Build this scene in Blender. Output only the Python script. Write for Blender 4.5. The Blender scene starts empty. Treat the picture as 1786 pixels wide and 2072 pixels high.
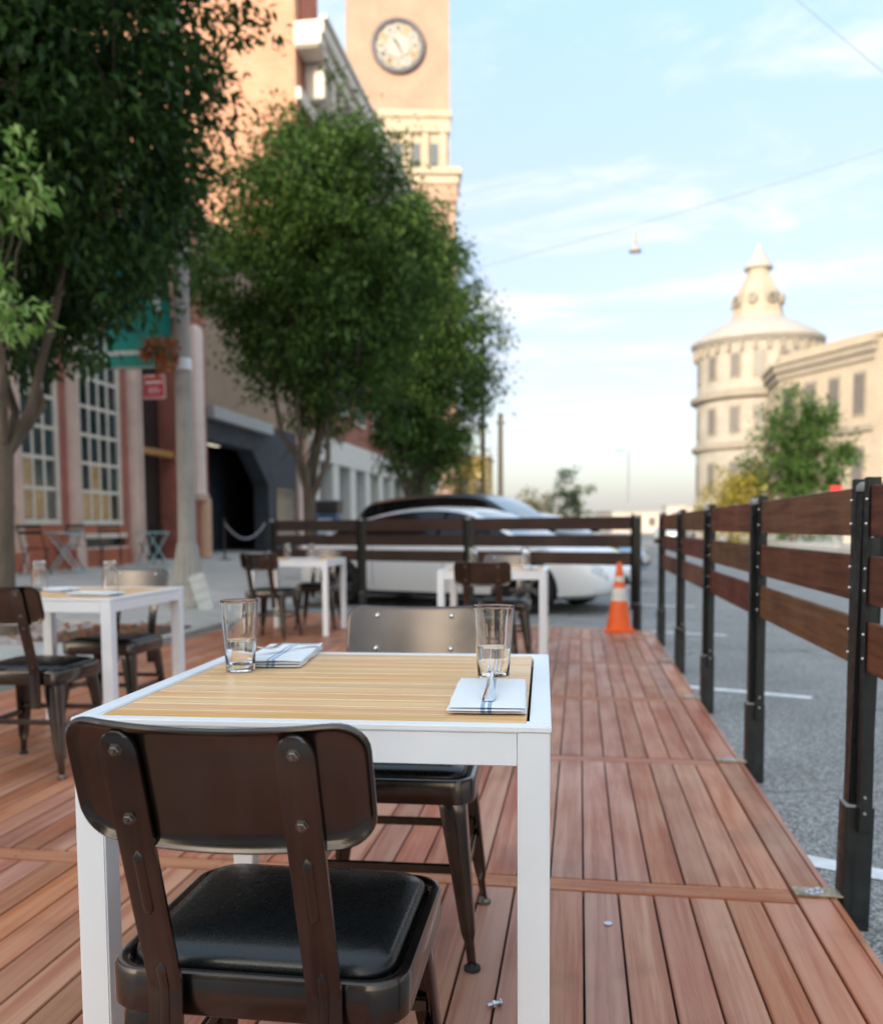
import bpy, bmesh, math, random
from mathutils import Vector, Matrix, noise as mnoise
random.seed(7)
R = math.radians
SC = bpy.context.scene
COL = SC.collection

# ------------------------------------------------------------------ camera
cam = bpy.data.cameras.new('camera')
cam.sensor_fit = 'HORIZONTAL'; cam.sensor_width = 36; cam.lens = 36.0
cam.shift_y = 155 / 1786.0
cam.clip_start = 0.05; cam.clip_end = 5000
cam.dof.use_dof = True; cam.dof.focus_distance = 1.38; cam.dof.aperture_fstop = 4.2
camo = bpy.data.objects.new('camera', cam); COL.objects.link(camo)
camo.location = (0, 0, 1.05)
A_, P_, RO_ = R(8.9), math.atan(123 / 1786.0), R(0.35)
fw = Vector((-math.sin(A_) * math.cos(P_), math.cos(A_) * math.cos(P_), -math.sin(P_)))
rt = Vector((math.cos(A_), math.sin(A_), 0)); up = rt.cross(fw)
rt, up = rt * math.cos(RO_) - up * math.sin(RO_), up * math.cos(RO_) + rt * math.sin(RO_)
camo.rotation_euler = Matrix((rt, up, -fw)).transposed().to_euler()
SC.camera = camo

# ------------------------------------------------------------------ sky, sun, exposure
SUN_EL, SUN_AZ = R(17), R(199)          # azimuth clockwise from +Y: the sun stands behind the camera, a little left
world = bpy.data.worlds.new('World'); SC.world = world; world.use_nodes = True
wn, wl = world.node_tree.nodes, world.node_tree.links
wn.clear()
def N(nodes, t, **kw):
    n = nodes.new(t)
    for k, v in kw.items():
        if k == 'inp':
            for kk, vv in v.items(): n.inputs[kk].default_value = vv
        else: setattr(n, k, v)
    return n
sky = N(wn, 'ShaderNodeTexSky', sky_type='NISHITA', sun_disc=False, sun_elevation=SUN_EL, sun_rotation=SUN_AZ,
        air_density=1.0, dust_density=4.0, ozone_density=1.0)
tc = N(wn, 'ShaderNodeTexCoord')
sep = N(wn, 'ShaderNodeSeparateXYZ'); wl.new(tc.outputs['Generated'], sep.inputs[0])
# haze layer: pale light scattered by the hazy air, by elevation only, the same all round
hz = N(wn, 'ShaderNodeValToRGB'); he = hz.color_ramp.elements
HZ = [(0.0, (1.42, 1.33, 1.32)), (.06, (1.22, 1.08, 1.00)), (.17, (.78, .42, .22)), (.34, (.85, .72, .42)), (.50, (.84, 1.12, 1.02)), (1.0, (2.0, 2.5, 3.0))]
he[0].position = HZ[0][0]; he[0].color = (*[c / 3 for c in HZ[0][1]], 1); he[1].position = HZ[-1][0]; he[1].color = (*[c / 3 for c in HZ[-1][1]], 1)
for p_, c_ in HZ[1:-1]: e_ = he.new(p_); e_.color = (*[c / 3 for c in c_], 1)
wl.new(sep.outputs['Z'], hz.inputs[0])
hs_ = N(wn, 'ShaderNodeVectorMath', operation='SCALE', inp={'Scale': 3.0}); wl.new(hz.outputs[0], hs_.inputs[0])
ss_ = N(wn, 'ShaderNodeVectorMath', operation='SCALE', inp={'Scale': 0.6}); wl.new(sky.outputs[0], ss_.inputs[0])
mixh = N(wn, 'ShaderNodeVectorMath', operation='ADD'); wl.new(hs_.outputs[0], mixh.inputs[0]); wt_ = N(wn, 'ShaderNodeVectorMath', operation='MULTIPLY', inp={1: (.90, 1.0, 1.12)}); wl.new(ss_.outputs[0], wt_.inputs[0]); wl.new(wt_.outputs[0], mixh.inputs[1])
# thin wind-drawn cloud on a flat layer
zc = N(wn, 'ShaderNodeMath', operation='MAXIMUM', inp={1: 0.06}); wl.new(sep.outputs['Z'], zc.inputs[0])
dv = N(wn, 'ShaderNodeVectorMath', operation='DIVIDE'); wl.new(tc.outputs['Generated'], dv.inputs[0])
cz = N(wn, 'ShaderNodeCombineXYZ')
for i in range(3): wl.new(zc.outputs[0], cz.inputs[i])
wl.new(cz.outputs[0], dv.inputs[1])
mp = N(wn, 'ShaderNodeMapping', inp={'Rotation': (0, 0, R(-35)), 'Scale': (0.8, 1.15, 0.0), 'Location': (2.3, 0.4, 0)})
wl.new(dv.outputs[0], mp.inputs[0])
cn = N(wn, 'ShaderNodeTexNoise', inp={'Scale': 1.5, 'Detail': 9, 'Roughness': 0.60, 'Distortion': 0.7}); wl.new(mp.outputs[0], cn.inputs['Vector'])
cr = N(wn, 'ShaderNodeMapRange', interpolation_type='SMOOTHSTEP', inp={'From Min': 0.44, 'From Max': 0.70, 'To Min': 0.0, 'To Max': 0.9})
wl.new(cn.outputs[0], cr.inputs['Value'])
mixc = N(wn, 'ShaderNodeMix', data_type='RGBA', inp={7: (2.75, 2.8, 2.85, 1)})
cf = N(wn, 'ShaderNodeMapRange', interpolation_type='SMOOTHSTEP', inp={'From Min': 0.07, 'From Max': 0.22, 'To Min': 0.0, 'To Max': 1.0}); wl.new(sep.outputs['Z'], cf.inputs['Value'])
cm = N(wn, 'ShaderNodeMath', operation='MULTIPLY'); wl.new(cr.outputs[0], cm.inputs[0]); wl.new(cf.outputs[0], cm.inputs[1])
wl.new(cm.outputs[0], mixc.inputs[0]); wl.new(mixh.outputs[0], mixc.inputs[6])
bg = N(wn, 'ShaderNodeBackground', inp={'Strength': 0.15}); wl.new(mixc.outputs[2], bg.inputs[0])
wo = N(wn, 'ShaderNodeOutputWorld'); wl.new(bg.outputs[0], wo.inputs[0])

sl = bpy.data.lights.new('sun', 'SUN'); sl.energy = 2.0; sl.angle = R(0.6); sl.color = (1.0, 0.84, 0.66)
so = bpy.data.objects.new('sun', sl); COL.objects.link(so)
sdir = Vector((math.sin(SUN_AZ) * math.cos(SUN_EL), math.cos(SUN_AZ) * math.cos(SUN_EL), math.sin(SUN_EL)))
so.rotation_euler = sdir.to_track_quat('Z', 'Y').to_euler(); so.location = (-8, -20, 40)

vs = SC.view_settings
vs.view_transform = 'Standard'; vs.look = 'None'; vs.exposure = 1.435; vs.gamma = 1.0; vs.use_curve_mapping = False
SC.render.engine = 'CYCLES'
SC.cycles.use_denoising = True
SC.cycles.max_bounces = 10; SC.cycles.transmission_bounces = 8; SC.cycles.transparent_max_bounces = 8
SC.cycles.caustics_reflective = False; SC.cycles.caustics_refractive = False
SC.cycles.sample_clamp_indirect = 8

# ------------------------------------------------------------------ helpers
def hexc(h):
    v = [int(h[i:i + 2], 16) / 255 for i in (1, 3, 5)]
    return tuple(c / 12.92 if c <= .04045 else ((c + .055) / 1.055) ** 2.4 for c in v)

class MB:
    """collects faces; build() links them as one mesh object"""
    def __init__(s): s.v = []; s.f = []; s.m = []; s.mi = 0
    def add(s, vs, fs, mt=None):
        b = len(s.v)
        for p in vs:
            p = Vector(p)
            s.v.append(tuple(mt @ p if mt else p))
        for f in fs: s.f.append(tuple(b + i for i in f)); s.m.append(s.mi)
        return s
    def box(s, c, d, mt=None):
        x, y, z = c; a, b, e = d[0] / 2, d[1] / 2, d[2] / 2
        vs = [(x + i * a, y + j * b, z + k * e) for k in (-1, 1) for j in (-1, 1) for i in (-1, 1)]
        return s.add(vs, [(0, 2, 3, 1), (4, 5, 7, 6), (0, 1, 5, 4), (2, 6, 7, 3), (0, 4, 6, 2), (1, 3, 7, 5)], mt)
    def bb(s, x0, x1, y0, y1, z0, z1, mt=None):
        return s.box(((x0 + x1) / 2, (y0 + y1) / 2, (z0 + z1) / 2), (x1 - x0, y1 - y0, z1 - z0), mt)
    def prism(s, poly, z0, z1, mt=None):
        n = len(poly)
        vs = [(x, y, z0) for x, y in poly] + [(x, y, z1) for x, y in poly]
        fs = [tuple(reversed(range(n))), tuple(range(n, 2 * n))]
        fs += [(i, (i + 1) % n, n + (i + 1) % n, n + i) for i in range(n)]
        return s.add(vs, fs, mt)
    def rings(s, rings, cap0=True, cap1=True, closed=True, mt=None):
        n = len(rings[0]); vs = [p for r in rings for p in r]; fs = []
        for k in range(len(rings) - 1):
            for i in range(n if closed else n - 1):
                j = (i + 1) % n
                fs.append((k * n + i, k * n + j, (k + 1) * n + j, (k + 1) * n + i))
        if cap0: fs.append(tuple(reversed(range(n))))
        if cap1: fs.append(tuple(range((len(rings) - 1) * n, len(rings) * n)))
        return s.add(vs, fs, mt)
    def lathe(s, prof, n=24, c=(0, 0, 0), mt=None, cap0=True, cap1=True, mod=None):
        rs = []
        for r, z in prof:
            rs.append([(c[0] + r * (mod(i, n) if mod else 1) * math.cos(2 * math.pi * i / n),
                        c[1] + r * (mod(i, n) if mod else 1) * math.sin(2 * math.pi * i / n), c[2] + z) for i in range(n)])
        return s.rings(rs, cap0, cap1, mt=mt)
    def tube(s, pts, rad, n=8, mt=None):
        pts = [Vector(p) for p in pts]
        if not hasattr(rad, '__len__'): rad = [rad] * len(pts)
        rs = []; ref = None
        for k, p in enumerate(pts):
            d = (pts[min(k + 1, len(pts) - 1)] - pts[max(k - 1, 0)]).normalized()
            if ref is None: ref = Vector((0, 0, 1)) if abs(d.z) < .9 else Vector((1, 0, 0))
            u = d.cross(ref).normalized(); w = u.cross(d).normalized(); ref = w
            rs.append([p + (u * math.cos(2 * math.pi * i / n) + w * math.sin(2 * math.pi * i / n)) * rad[k] for i in range(n)])
        return s.rings(rs, mt=mt)
    def bar(s, a, b, w, h, upv=(0, 0, 1)):
        """square bar from a to b, w wide and h high"""
        a, b = Vector(a), Vector(b); d = (b - a).normalized(); u = d.cross(Vector(upv)).normalized(); v = u.cross(d)
        r = lambda p: [p - u * w / 2 - v * h / 2, p + u * w / 2 - v * h / 2, p + u * w / 2 + v * h / 2, p - u * w / 2 + v * h / 2]
        return s.rings([r(a), r(b)])
    def mesh(s, name, mat, smooth=None, bevel=0, segs=1):
        me = bpy.data.meshes.new(name)
        bm = bmesh.new()
        bv = [bm.verts.new(p) for p in s.v]
        for f, m in zip(s.f, s.m):
            try:
                fa = bm.faces.new([bv[i] for i in f]); fa.material_index = m
            except ValueError: pass
        bmesh.ops.recalc_face_normals(bm, faces=bm.faces)
        if bevel:
            es = [e for e in bm.edges if len(e.link_faces) == 2 and e.calc_face_angle(0) > R(30)]
            bmesh.ops.bevel(bm, geom=es, offset=bevel, segments=segs, affect='EDGES', clamp_overlap=True)
        bm.to_mesh(me); bm.free()
        for m in (mat if isinstance(mat, (list, tuple)) else [mat]): me.materials.append(m)
        if smooth is not None:
            for p in me.polygons: p.use_smooth = True
            me.set_sharp_from_angle(angle=R(smooth))
        return me
    def build(s, name, mat, parent=None, loc=(0, 0, 0), rz=0, smooth=None, bevel=0, segs=1):
        return ob(name, s.mesh(name, mat, smooth, bevel, segs), parent, loc, rz)

def ob(name, data, parent=None, loc=(0, 0, 0), rz=0):
    o = bpy.data.objects.new(name, data); COL.objects.link(o)
    o.location = loc; o.rotation_euler = (0, 0, rz)
    if parent: o.parent = parent
    return o
def tag(o, label=None, cat=None, group=None, kind=None):
    if label: o['label'] = label
    if cat: o['category'] = cat
    if group: o['group'] = group
    if kind: o['kind'] = kind
    return o
def thing(name, label, cat, loc=(0, 0, 0), rz=0, group=None):
    return tag(ob(name, None, None, loc, rz), label, cat, group)
KIDS = {}
def copy_tree(o, parent=None, label=None, loc=None, rz=None):
    c = o.copy(); COL.objects.link(c); c.parent = parent
    if label: c['label'] = label
    if loc is not None: c.location = loc
    if rz is not None: c.rotation_euler = (0, 0, rz)
    for ch in list(o.children): copy_tree(ch, c)
    return c
def rrect(hw, hd, r, n=5, sub=0):
    if sub:
        P = rrect(hw, hd, r, n); out = []
        for i, a in enumerate(P):
            b = P[(i + 1) % len(P)]; out.append(a)
            if (i + 1) % (n + 1) == 0 and abs(b[0] - a[0]) > abs(b[1] - a[1]):
                out += [(a[0] + (b[0] - a[0]) * k / sub, a[1] + (b[1] - a[1]) * k / sub) for k in range(1, sub)]
        return out
    pts = []
    for cx, cy, a0 in ((hw - r, hd - r, 0), (-hw + r, hd - r, 90), (-hw + r, -hd + r, 180), (hw - r, -hd + r, 270)):
        for i in range(n + 1):
            a = R(a0 + 90 * i / n); pts.append((cx + r * math.cos(a), cy + r * math.sin(a)))
    return pts

# ------------------------------------------------------------------ materials
def newmat(name):
    m = bpy.data.materials.new(name); m.use_nodes = True
    nt = m.node_tree; return m, nt.nodes, nt.links, nt.nodes['Principled BSDF']
def M(name, col, rough=.5, metal=0, var=.12, vs=4, bump=0, bs=60, orand=0, stretch=(1, 1, 1), rvar=.1, coat=0, spec=.5, coords='Object', emit=None):
    m, n, l, b = newmat(name)
    c = hexc(col) if isinstance(col, str) else col
    t = N(n, 'ShaderNodeTexCoord'); mpn = N(n, 'ShaderNodeMapping', inp={'Scale': stretch}); l.new(t.outputs[coords], mpn.inputs[0])
    vec = mpn.outputs[0]
    if orand:
        oi = N(n, 'ShaderNodeObjectInfo'); mu = N(n, 'ShaderNodeMath', operation='MULTIPLY', inp={1: 37.0}); l.new(oi.outputs['Random'], mu.inputs[0])
        ad = N(n, 'ShaderNodeVectorMath', operation='ADD'); l.new(vec, ad.inputs[0]); l.new(mu.outputs[0], ad.inputs[1]); vec = ad.outputs[0]
    nz = N(n, 'ShaderNodeTexNoise', inp={'Scale': vs, 'Detail': 6, 'Roughness': .62}); l.new(vec, nz.inputs['Vector'])
    mr = N(n, 'ShaderNodeMapRange', inp={'From Min': .3, 'From Max': .7, 'To Min': 1 - var, 'To Max': 1 + var}); l.new(nz.outputs[0], mr.inputs['Value'])
    val = mr.outputs[0]
    if orand:
        r2 = N(n, 'ShaderNodeMapRange', inp={'To Min': 1 - orand, 'To Max': 1 + orand}); l.new(oi.outputs['Random'], r2.inputs['Value'])
        mm = N(n, 'ShaderNodeMath', operation='MULTIPLY'); l.new(val, mm.inputs[0]); l.new(r2.outputs[0], mm.inputs[1]); val = mm.outputs[0]
    sc = N(n, 'ShaderNodeVectorMath', operation='SCALE', inp={0: c}); l.new(val, sc.inputs['Scale'])
    l.new(sc.outputs[0], b.inputs['Base Color'])
    rr = N(n, 'ShaderNodeMapRange', inp={'From Min': .3, 'From Max': .7, 'To Min': max(.02, rough - rvar), 'To Max': min(1, rough + rvar)})
    n2 = N(n, 'ShaderNodeTexNoise', inp={'Scale': vs * 3.1, 'Detail': 4}); l.new(vec, n2.inputs['Vector']); l.new(n2.outputs[0], rr.inputs['Value'])
    l.new(rr.outputs[0], b.inputs['Roughness'])
    b.inputs['Metallic'].default_value = metal; b.inputs['Coat Weight'].default_value = coat; b.inputs['Specular IOR Level'].default_value = spec
    if bump:
        n3 = N(n, 'ShaderNodeTexNoise', inp={'Scale': bs, 'Detail': 5}); l.new(vec, n3.inputs['Vector'])
        bp = N(n, 'ShaderNodeBump', inp={'Strength': bump, 'Distance': .01}); l.new(n3.outputs[0], bp.inputs['Height']); l.new(bp.outputs[0], b.inputs['Normal'])
    if emit: b.inputs['Emission Color'].default_value = (*emit[0], 1); b.inputs['Emission Strength'].default_value = emit[1]
    return m

def wood(name, dark, mid, light, grain=(38, 2.2, 38), rough=.55, orand=.28, bump=.25, coat=0, huevar=.02, scuff=0):
    """plank wood: grain drawn out along the plank, tone and hue shifting from plank to plank"""
    m, n, l, b = newmat(name)
    t = N(n, 'ShaderNodeTexCoord'); oi = N(n, 'ShaderNodeObjectInfo')
    mu = N(n, 'ShaderNodeMath', operation='MULTIPLY', inp={1: 91.7}); l.new(oi.outputs['Random'], mu.inputs[0])
    ad = N(n, 'ShaderNodeVectorMath', operation='ADD'); l.new(t.outputs['Object'], ad.inputs[0]); l.new(mu.outputs[0], ad.inputs[1])
    mp1 = N(n, 'ShaderNodeMapping', inp={'Scale': grain}); l.new(ad.outputs[0], mp1.inputs[0])
    n1 = N(n, 'ShaderNodeTexNoise', inp={'Scale': 1.0, 'Detail': 8, 'Roughness': .65, 'Distortion': .9}); l.new(mp1.outputs[0], n1.inputs['Vector'])
    mp2 = N(n, 'ShaderNodeMapping', inp={'Scale': tuple(g * 4.5 for g in grain)}); l.new(ad.outputs[0], mp2.inputs[0])
    n2 = N(n, 'ShaderNodeTexNoise', inp={'Scale': 1.0, 'Detail': 5, 'Roughness': .7}); l.new(mp2.outputs[0], n2.inputs['Vector'])
    n4 = N(n, 'ShaderNodeTexNoise', inp={'Scale': 3.0, 'Detail': 3}); l.new(ad.outputs[0], n4.inputs['Vector'])
    mx = N(n, 'ShaderNodeMath', operation='MULTIPLY_ADD', inp={1: .45}); l.new(n2.outputs[0], mx.inputs[0]); l.new(n1.outputs[0], mx.inputs[2])
    m3 = N(n, 'ShaderNodeMath', operation='MULTIPLY_ADD', inp={1: .35}); l.new(n4.outputs[0], m3.inputs[0]); l.new(mx.outputs[0], m3.inputs[2])
    cr = N(n, 'ShaderNodeValToRGB'); e = cr.color_ramp.elements
    e[0].position = .58; e[0].color = (*hexc(dark), 1); e[1].position = 1.18 if False else 1.0; e[1].color = (*hexc(light), 1)
    k = e.new(.80); k.color = (*hexc(mid), 1)
    l.new(m3.outputs[0], cr.inputs[0])
    hs = N(n, 'ShaderNodeHueSaturation')
    wnz = N(n, 'ShaderNodeTexWhiteNoise', noise_dimensions='1D'); l.new(mu.outputs[0], wnz.inputs['W'])
    sp = N(n, 'ShaderNodeSeparateColor'); l.new(wnz.outputs['Color'], sp.inputs[0])
    for out, inp, lo, hi in ((0, 'Hue', .5 - huevar, .5 + huevar), (1, 'Saturation', .9, 1.1), (2, 'Value', 1 - orand, 1 + orand)):
        q = N(n, 'ShaderNodeMapRange', inp={'To Min': lo, 'To Max': hi}); l.new(sp.outputs[out], q.inputs['Value']); l.new(q.outputs[0], hs.inputs[inp])
    l.new(cr.outputs[0], hs.inputs['Color']); colo = hs.outputs[0]
    if scuff:      # pale foot scuffs and grit, and darker damp blotches, scattered over the boards
        g_ = N(n, 'ShaderNodeNewGeometry')
        m5 = N(n, 'ShaderNodeMapping', inp={'Scale': (30, 90, 30), 'Rotation': (0, 0, .6)}); l.new(g_.outputs['Position'], m5.inputs[0])
        n5 = N(n, 'ShaderNodeTexNoise', inp={'Scale': 1.0, 'Detail': 6, 'Roughness': .75}); l.new(m5.outputs[0], n5.inputs['Vector'])
        n6 = N(n, 'ShaderNodeTexNoise', inp={'Scale': 2.1, 'Detail': 4}); l.new(g_.outputs['Position'], n6.inputs['Vector'])
        a5 = N(n, 'ShaderNodeMapRange', interpolation_type='SMOOTHSTEP', inp={'From Min': .60, 'From Max': .72, 'To Min': 0, 'To Max': scuff}); l.new(n5.outputs[0], a5.inputs['Value'])
        a6 = N(n, 'ShaderNodeMapRange', interpolation_type='SMOOTHSTEP', inp={'From Min': .5, 'From Max': .65}); l.new(n6.outputs[0], a6.inputs['Value'])
        a7 = N(n, 'ShaderNodeMath', operation='MULTIPLY'); l.new(a5.outputs[0], a7.inputs[0]); l.new(a6.outputs[0], a7.inputs[1])
        mxs = N(n, 'ShaderNodeMix', data_type='RGBA', inp={7: (.60, .50, .43, 1)}); l.new(a7.outputs[0], mxs.inputs[0]); l.new(colo, mxs.inputs[6])
        a8 = N(n, 'ShaderNodeMapRange', interpolation_type='SMOOTHSTEP', inp={'From Min': .34, 'From Max': .46, 'To Min': .80, 'To Max': 1.0}); l.new(n6.outputs[0], a8.inputs['Value'])
        sc8 = N(n, 'ShaderNodeVectorMath', operation='SCALE'); l.new(mxs.outputs[2], sc8.inputs[0]); l.new(a8.outputs[0], sc8.inputs['Scale']); colo = sc8.outputs[0]
    l.new(colo, b.inputs['Base Color'])
    rr = N(n, 'ShaderNodeMapRange', inp={'From Min': .3, 'From Max': .7, 'To Min': rough + .1, 'To Max': rough - .1}); l.new(n4.outputs[0], rr.inputs['Value']); l.new(rr.outputs[0], b.inputs['Roughness'])
    bp = N(n, 'ShaderNodeBump', inp={'Strength': bump, 'Distance': .002}); l.new(mx.outputs[0], bp.inputs['Height']); l.new(bp.outputs[0], b.inputs['Normal'])
    b.inputs['Coat Weight'].default_value = coat
    return m

def brick_mat(name, c1, c2, mortar, scale=1.0, rough=.85, bump=.3):
    m, n, l, b = newmat(name)
    g = N(n, 'ShaderNodeTexCoord'); nm = N(n, 'ShaderNodeNewGeometry')
    s1 = N(n, 'ShaderNodeSeparateXYZ'); l.new(g.outputs['Object'], s1.inputs[0])
    s2 = N(n, 'ShaderNodeSeparateXYZ'); l.new(nm.outputs['Normal'], s2.inputs[0])
    ab = N(n, 'ShaderNodeMath', operation='ABSOLUTE'); l.new(s2.outputs['X'], ab.inputs[0])
    gt = N(n, 'ShaderNodeMath', operation='GREATER_THAN', inp={1: .6}); l.new(ab.outputs[0], gt.inputs[0])
    mx = N(n, 'ShaderNodeMix', inp={}); l.new(gt.outputs[0], mx.inputs[0]); l.new(s1.outputs['X'], mx.inputs[2]); l.new(s1.outputs['Y'], mx.inputs[3])
    cb = N(n, 'ShaderNodeCombineXYZ'); l.new(mx.outputs[0], cb.inputs[0]); l.new(s1.outputs['Z'], cb.inputs[1])
    bk = N(n, 'ShaderNodeTexBrick', inp={'Color1': (*hexc(c1), 1), 'Color2': (*hexc(c2), 1), 'Mortar': (*hexc(mortar), 1), 'Scale': scale,
                                         'Mortar Size': .012, 'Brick Width': .30, 'Row Height': .085, 'Bias': 0.0})
    l.new(cb.outputs[0], bk.inputs['Vector'])
    nz = N(n, 'ShaderNodeTexNoise', inp={'Scale': .35, 'Detail': 5}); l.new(g.outputs['Object'], nz.inputs['Vector'])
    mr = N(n, 'ShaderNodeMapRange', inp={'From Min': .3, 'From Max': .7, 'To Min': .86, 'To Max': 1.12}); l.new(nz.outputs[0], mr.inputs['Value'])
    sc = N(n, 'ShaderNodeVectorMath', operation='SCALE'); l.new(bk.outputs[0], sc.inputs[0]); l.new(mr.outputs[0], sc.inputs['Scale'])
    l.new(sc.outputs[0], b.inputs['Base Color']); b.inputs['Roughness'].default_value = rough
    return m

def leaf_mat(name, c_dark, c_light, trans=.35, rough=.55):
    m, n, l, b = newmat(name)
    g = N(n, 'ShaderNodeNewGeometry')
    cr = N(n, 'ShaderNodeValToRGB'); e = cr.color_ramp.elements
    e[0].color = (*hexc(c_dark), 1); e[1].color = (*hexc(c_light), 1); l.new(g.outputs['Random Per Island'], cr.inputs[0])
    l.new(cr.outputs[0], b.inputs['Base Color']); b.inputs['Roughness'].default_value = rough; b.inputs['Specular IOR Level'].default_value = .3
    tr = N(n, 'ShaderNodeBsdfTranslucent'); l.new(cr.outputs[0], tr.inputs[0])
    mx = N(n, 'ShaderNodeMixShader', inp={0: trans}); l.new(b.outputs[0], mx.inputs[1]); l.new(tr.outputs[0], mx.inputs[2])
    l.new(mx.outputs[0], n['Material Output'].inputs[0])
    return m

def glass_mat(name, ior=1.46, col=(1, 1, 1), rough=0.0):
    m, n, l, b = newmat(name)
    b.inputs['Base Color'].default_value = (*col, 1); b.inputs['Transmission Weight'].default_value = 1
    b.inputs['IOR'].default_value = ior; b.inputs['Roughness'].default_value = rough
    return m

def asphalt():
    m, n, l, b = newmat('asphalt')
    t = N(n, 'ShaderNodeTexCoord')
    v = N(n, 'ShaderNodeTexVoronoi', inp={'Scale': 150.0}); l.new(t.outputs['Object'], v.inputs['Vector'])
    n1 = N(n, 'ShaderNodeTexNoise', inp={'Scale': 1.1, 'Detail': 7, 'Roughness': .6}); l.new(t.outputs['Object'], n1.inputs['Vector'])
    n2 = N(n, 'ShaderNodeTexNoise', inp={'Scale': 190, 'Detail': 3}); l.new(t.outputs['Object'], n2.inputs['Vector'])
    sp = N(n, 'ShaderNodeSeparateColor'); l.new(v.outputs['Color'], sp.inputs[0])
    cr = N(n, 'ShaderNodeValToRGB'); e = cr.color_ramp.elements
    e[0].color = (.08, .08, .08, 1); e[1].color = (.55, .535, .51, 1); k = e.new(.55); k.color = (.26, .257, .25, 1)
    l.new(sp.outputs[0], cr.inputs[0])
    # pits between the stones
    dk = N(n, 'ShaderNodeMapRange', inp={'From Min': .25, 'From Max': .6, 'To Min': 1.0, 'To Max': .74}); l.new(v.outputs['Distance'], dk.inputs['Value'])
    mr = N(n, 'ShaderNodeMapRange', inp={'From Min': .3, 'From Max': .7, 'To Min': 1.0, 'To Max': 1.32}); l.new(n1.outputs[0], mr.inputs['Value'])
    m1 = N(n, 'ShaderNodeMath', operation='MULTIPLY'); l.new(dk.outputs[0], m1.inputs[0]); l.new(mr.outputs[0], m1.inputs[1])
    sc = N(n, 'ShaderNodeVectorMath', operation='SCALE'); l.new(cr.outputs[0], sc.inputs[0]); l.new(m1.outputs[0], sc.inputs['Scale'])
    # worn patches, oil stains and a few cracks
    n5 = N(n, 'ShaderNodeTexNoise', inp={'Scale': .33, 'Detail': 6, 'Roughness': .65, 'Distortion': .6}); l.new(t.outputs['Object'], n5.inputs['Vector'])
    st = N(n, 'ShaderNodeMapRange', interpolation_type='SMOOTHSTEP', inp={'From Min': .56, 'From Max': .66, 'To Min': 1.0, 'To Max': .72}); l.new(n5.outputs[0], st.inputs['Value'])
    n6 = N(n, 'ShaderNodeTexNoise', inp={'Scale': 1.6, 'Detail': 4}); l.new(t.outputs['Object'], n6.inputs['Vector'])
    wv = N(n, 'ShaderNodeVectorMath', operation='MULTIPLY_ADD', inp={1: (.5, .5, .5)}); l.new(n6.outputs['Color'], wv.inputs[0]); l.new(t.outputs['Object'], wv.inputs[2])
    vc = N(n, 'ShaderNodeTexVoronoi', feature='DISTANCE_TO_EDGE', inp={'Scale': .42}); l.new(wv.outputs[0], vc.inputs['Vector'])
    ck = N(n, 'ShaderNodeMapRange', inp={'From Min': .002, 'From Max': .006, 'To Min': .45, 'To Max': 1.0}); l.new(vc.outputs['Distance'], ck.inputs['Value'])
    mm = N(n, 'ShaderNodeMath', operation='MULTIPLY'); l.new(st.outputs[0], mm.inputs[0]); l.new(ck.outputs[0], mm.inputs[1])
    s7 = N(n, 'ShaderNodeVectorMath', operation='SCALE'); l.new(sc.outputs[0], s7.inputs[0]); l.new(mm.outputs[0], s7.inputs['Scale'])
    l.new(s7.outputs[0], b.inputs['Base Color']); b.inputs['Roughness'].default_value = .85
    bp = N(n, 'ShaderNodeBump', inp={'Strength': .6, 'Distance': .006}, invert=True); l.new(v.outputs['Distance'], bp.inputs['Height']); l.new(bp.outputs[0], b.inputs['Normal'])
    return m

def napkin_mat():
    """white cloth with two blue woven stripes running its length"""
    m, n, l, b = newmat('napkin_cloth')
    t = N(n, 'ShaderNodeTexCoord'); s = N(n, 'ShaderNodeSeparateXYZ'); l.new(t.outputs['Object'], s.inputs[0])
    a = N(n, 'ShaderNodeMath', operation='ABSOLUTE'); l.new(s.outputs['X'], a.inputs[0])
    c1 = N(n, 'ShaderNodeMath', operation='COMPARE', inp={1: .0056, 2: .0034}); l.new(a.outputs[0], c1.inputs[0])
    nz = N(n, 'ShaderNodeTexNoise', inp={'Scale': 900, 'Detail': 2}); l.new(t.outputs['Object'], nz.inputs['Vector'])
    mr = N(n, 'ShaderNodeMapRange', inp={'From Min': .3, 'From Max': .7, 'To Min': .55, 'To Max': .95}); l.new(nz.outputs[0], mr.inputs['Value'])
    mu = N(n, 'ShaderNodeMath', operation='MULTIPLY'); l.new(c1.outputs[0], mu.inputs[0]); l.new(mr.outputs[0], mu.inputs[1])
    mx = N(n, 'ShaderNodeMix', data_type='RGBA', inp={6: (.80, .81, .83, 1), 7: (.10, .25, .42, 1)}); l.new(mu.outputs[0], mx.inputs[0]); l.new(mx.outputs[2], b.inputs['Base Color'])
    b.inputs['Roughness'].default_value = .9; b.inputs['Sheen Weight'].default_value = .2
    bp = N(n, 'ShaderNodeBump', inp={'Strength': .15, 'Distance': .001}); l.new(nz.outputs[0], bp.inputs['Height']); l.new(bp.outputs[0], b.inputs['Normal'])
    return m

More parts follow.
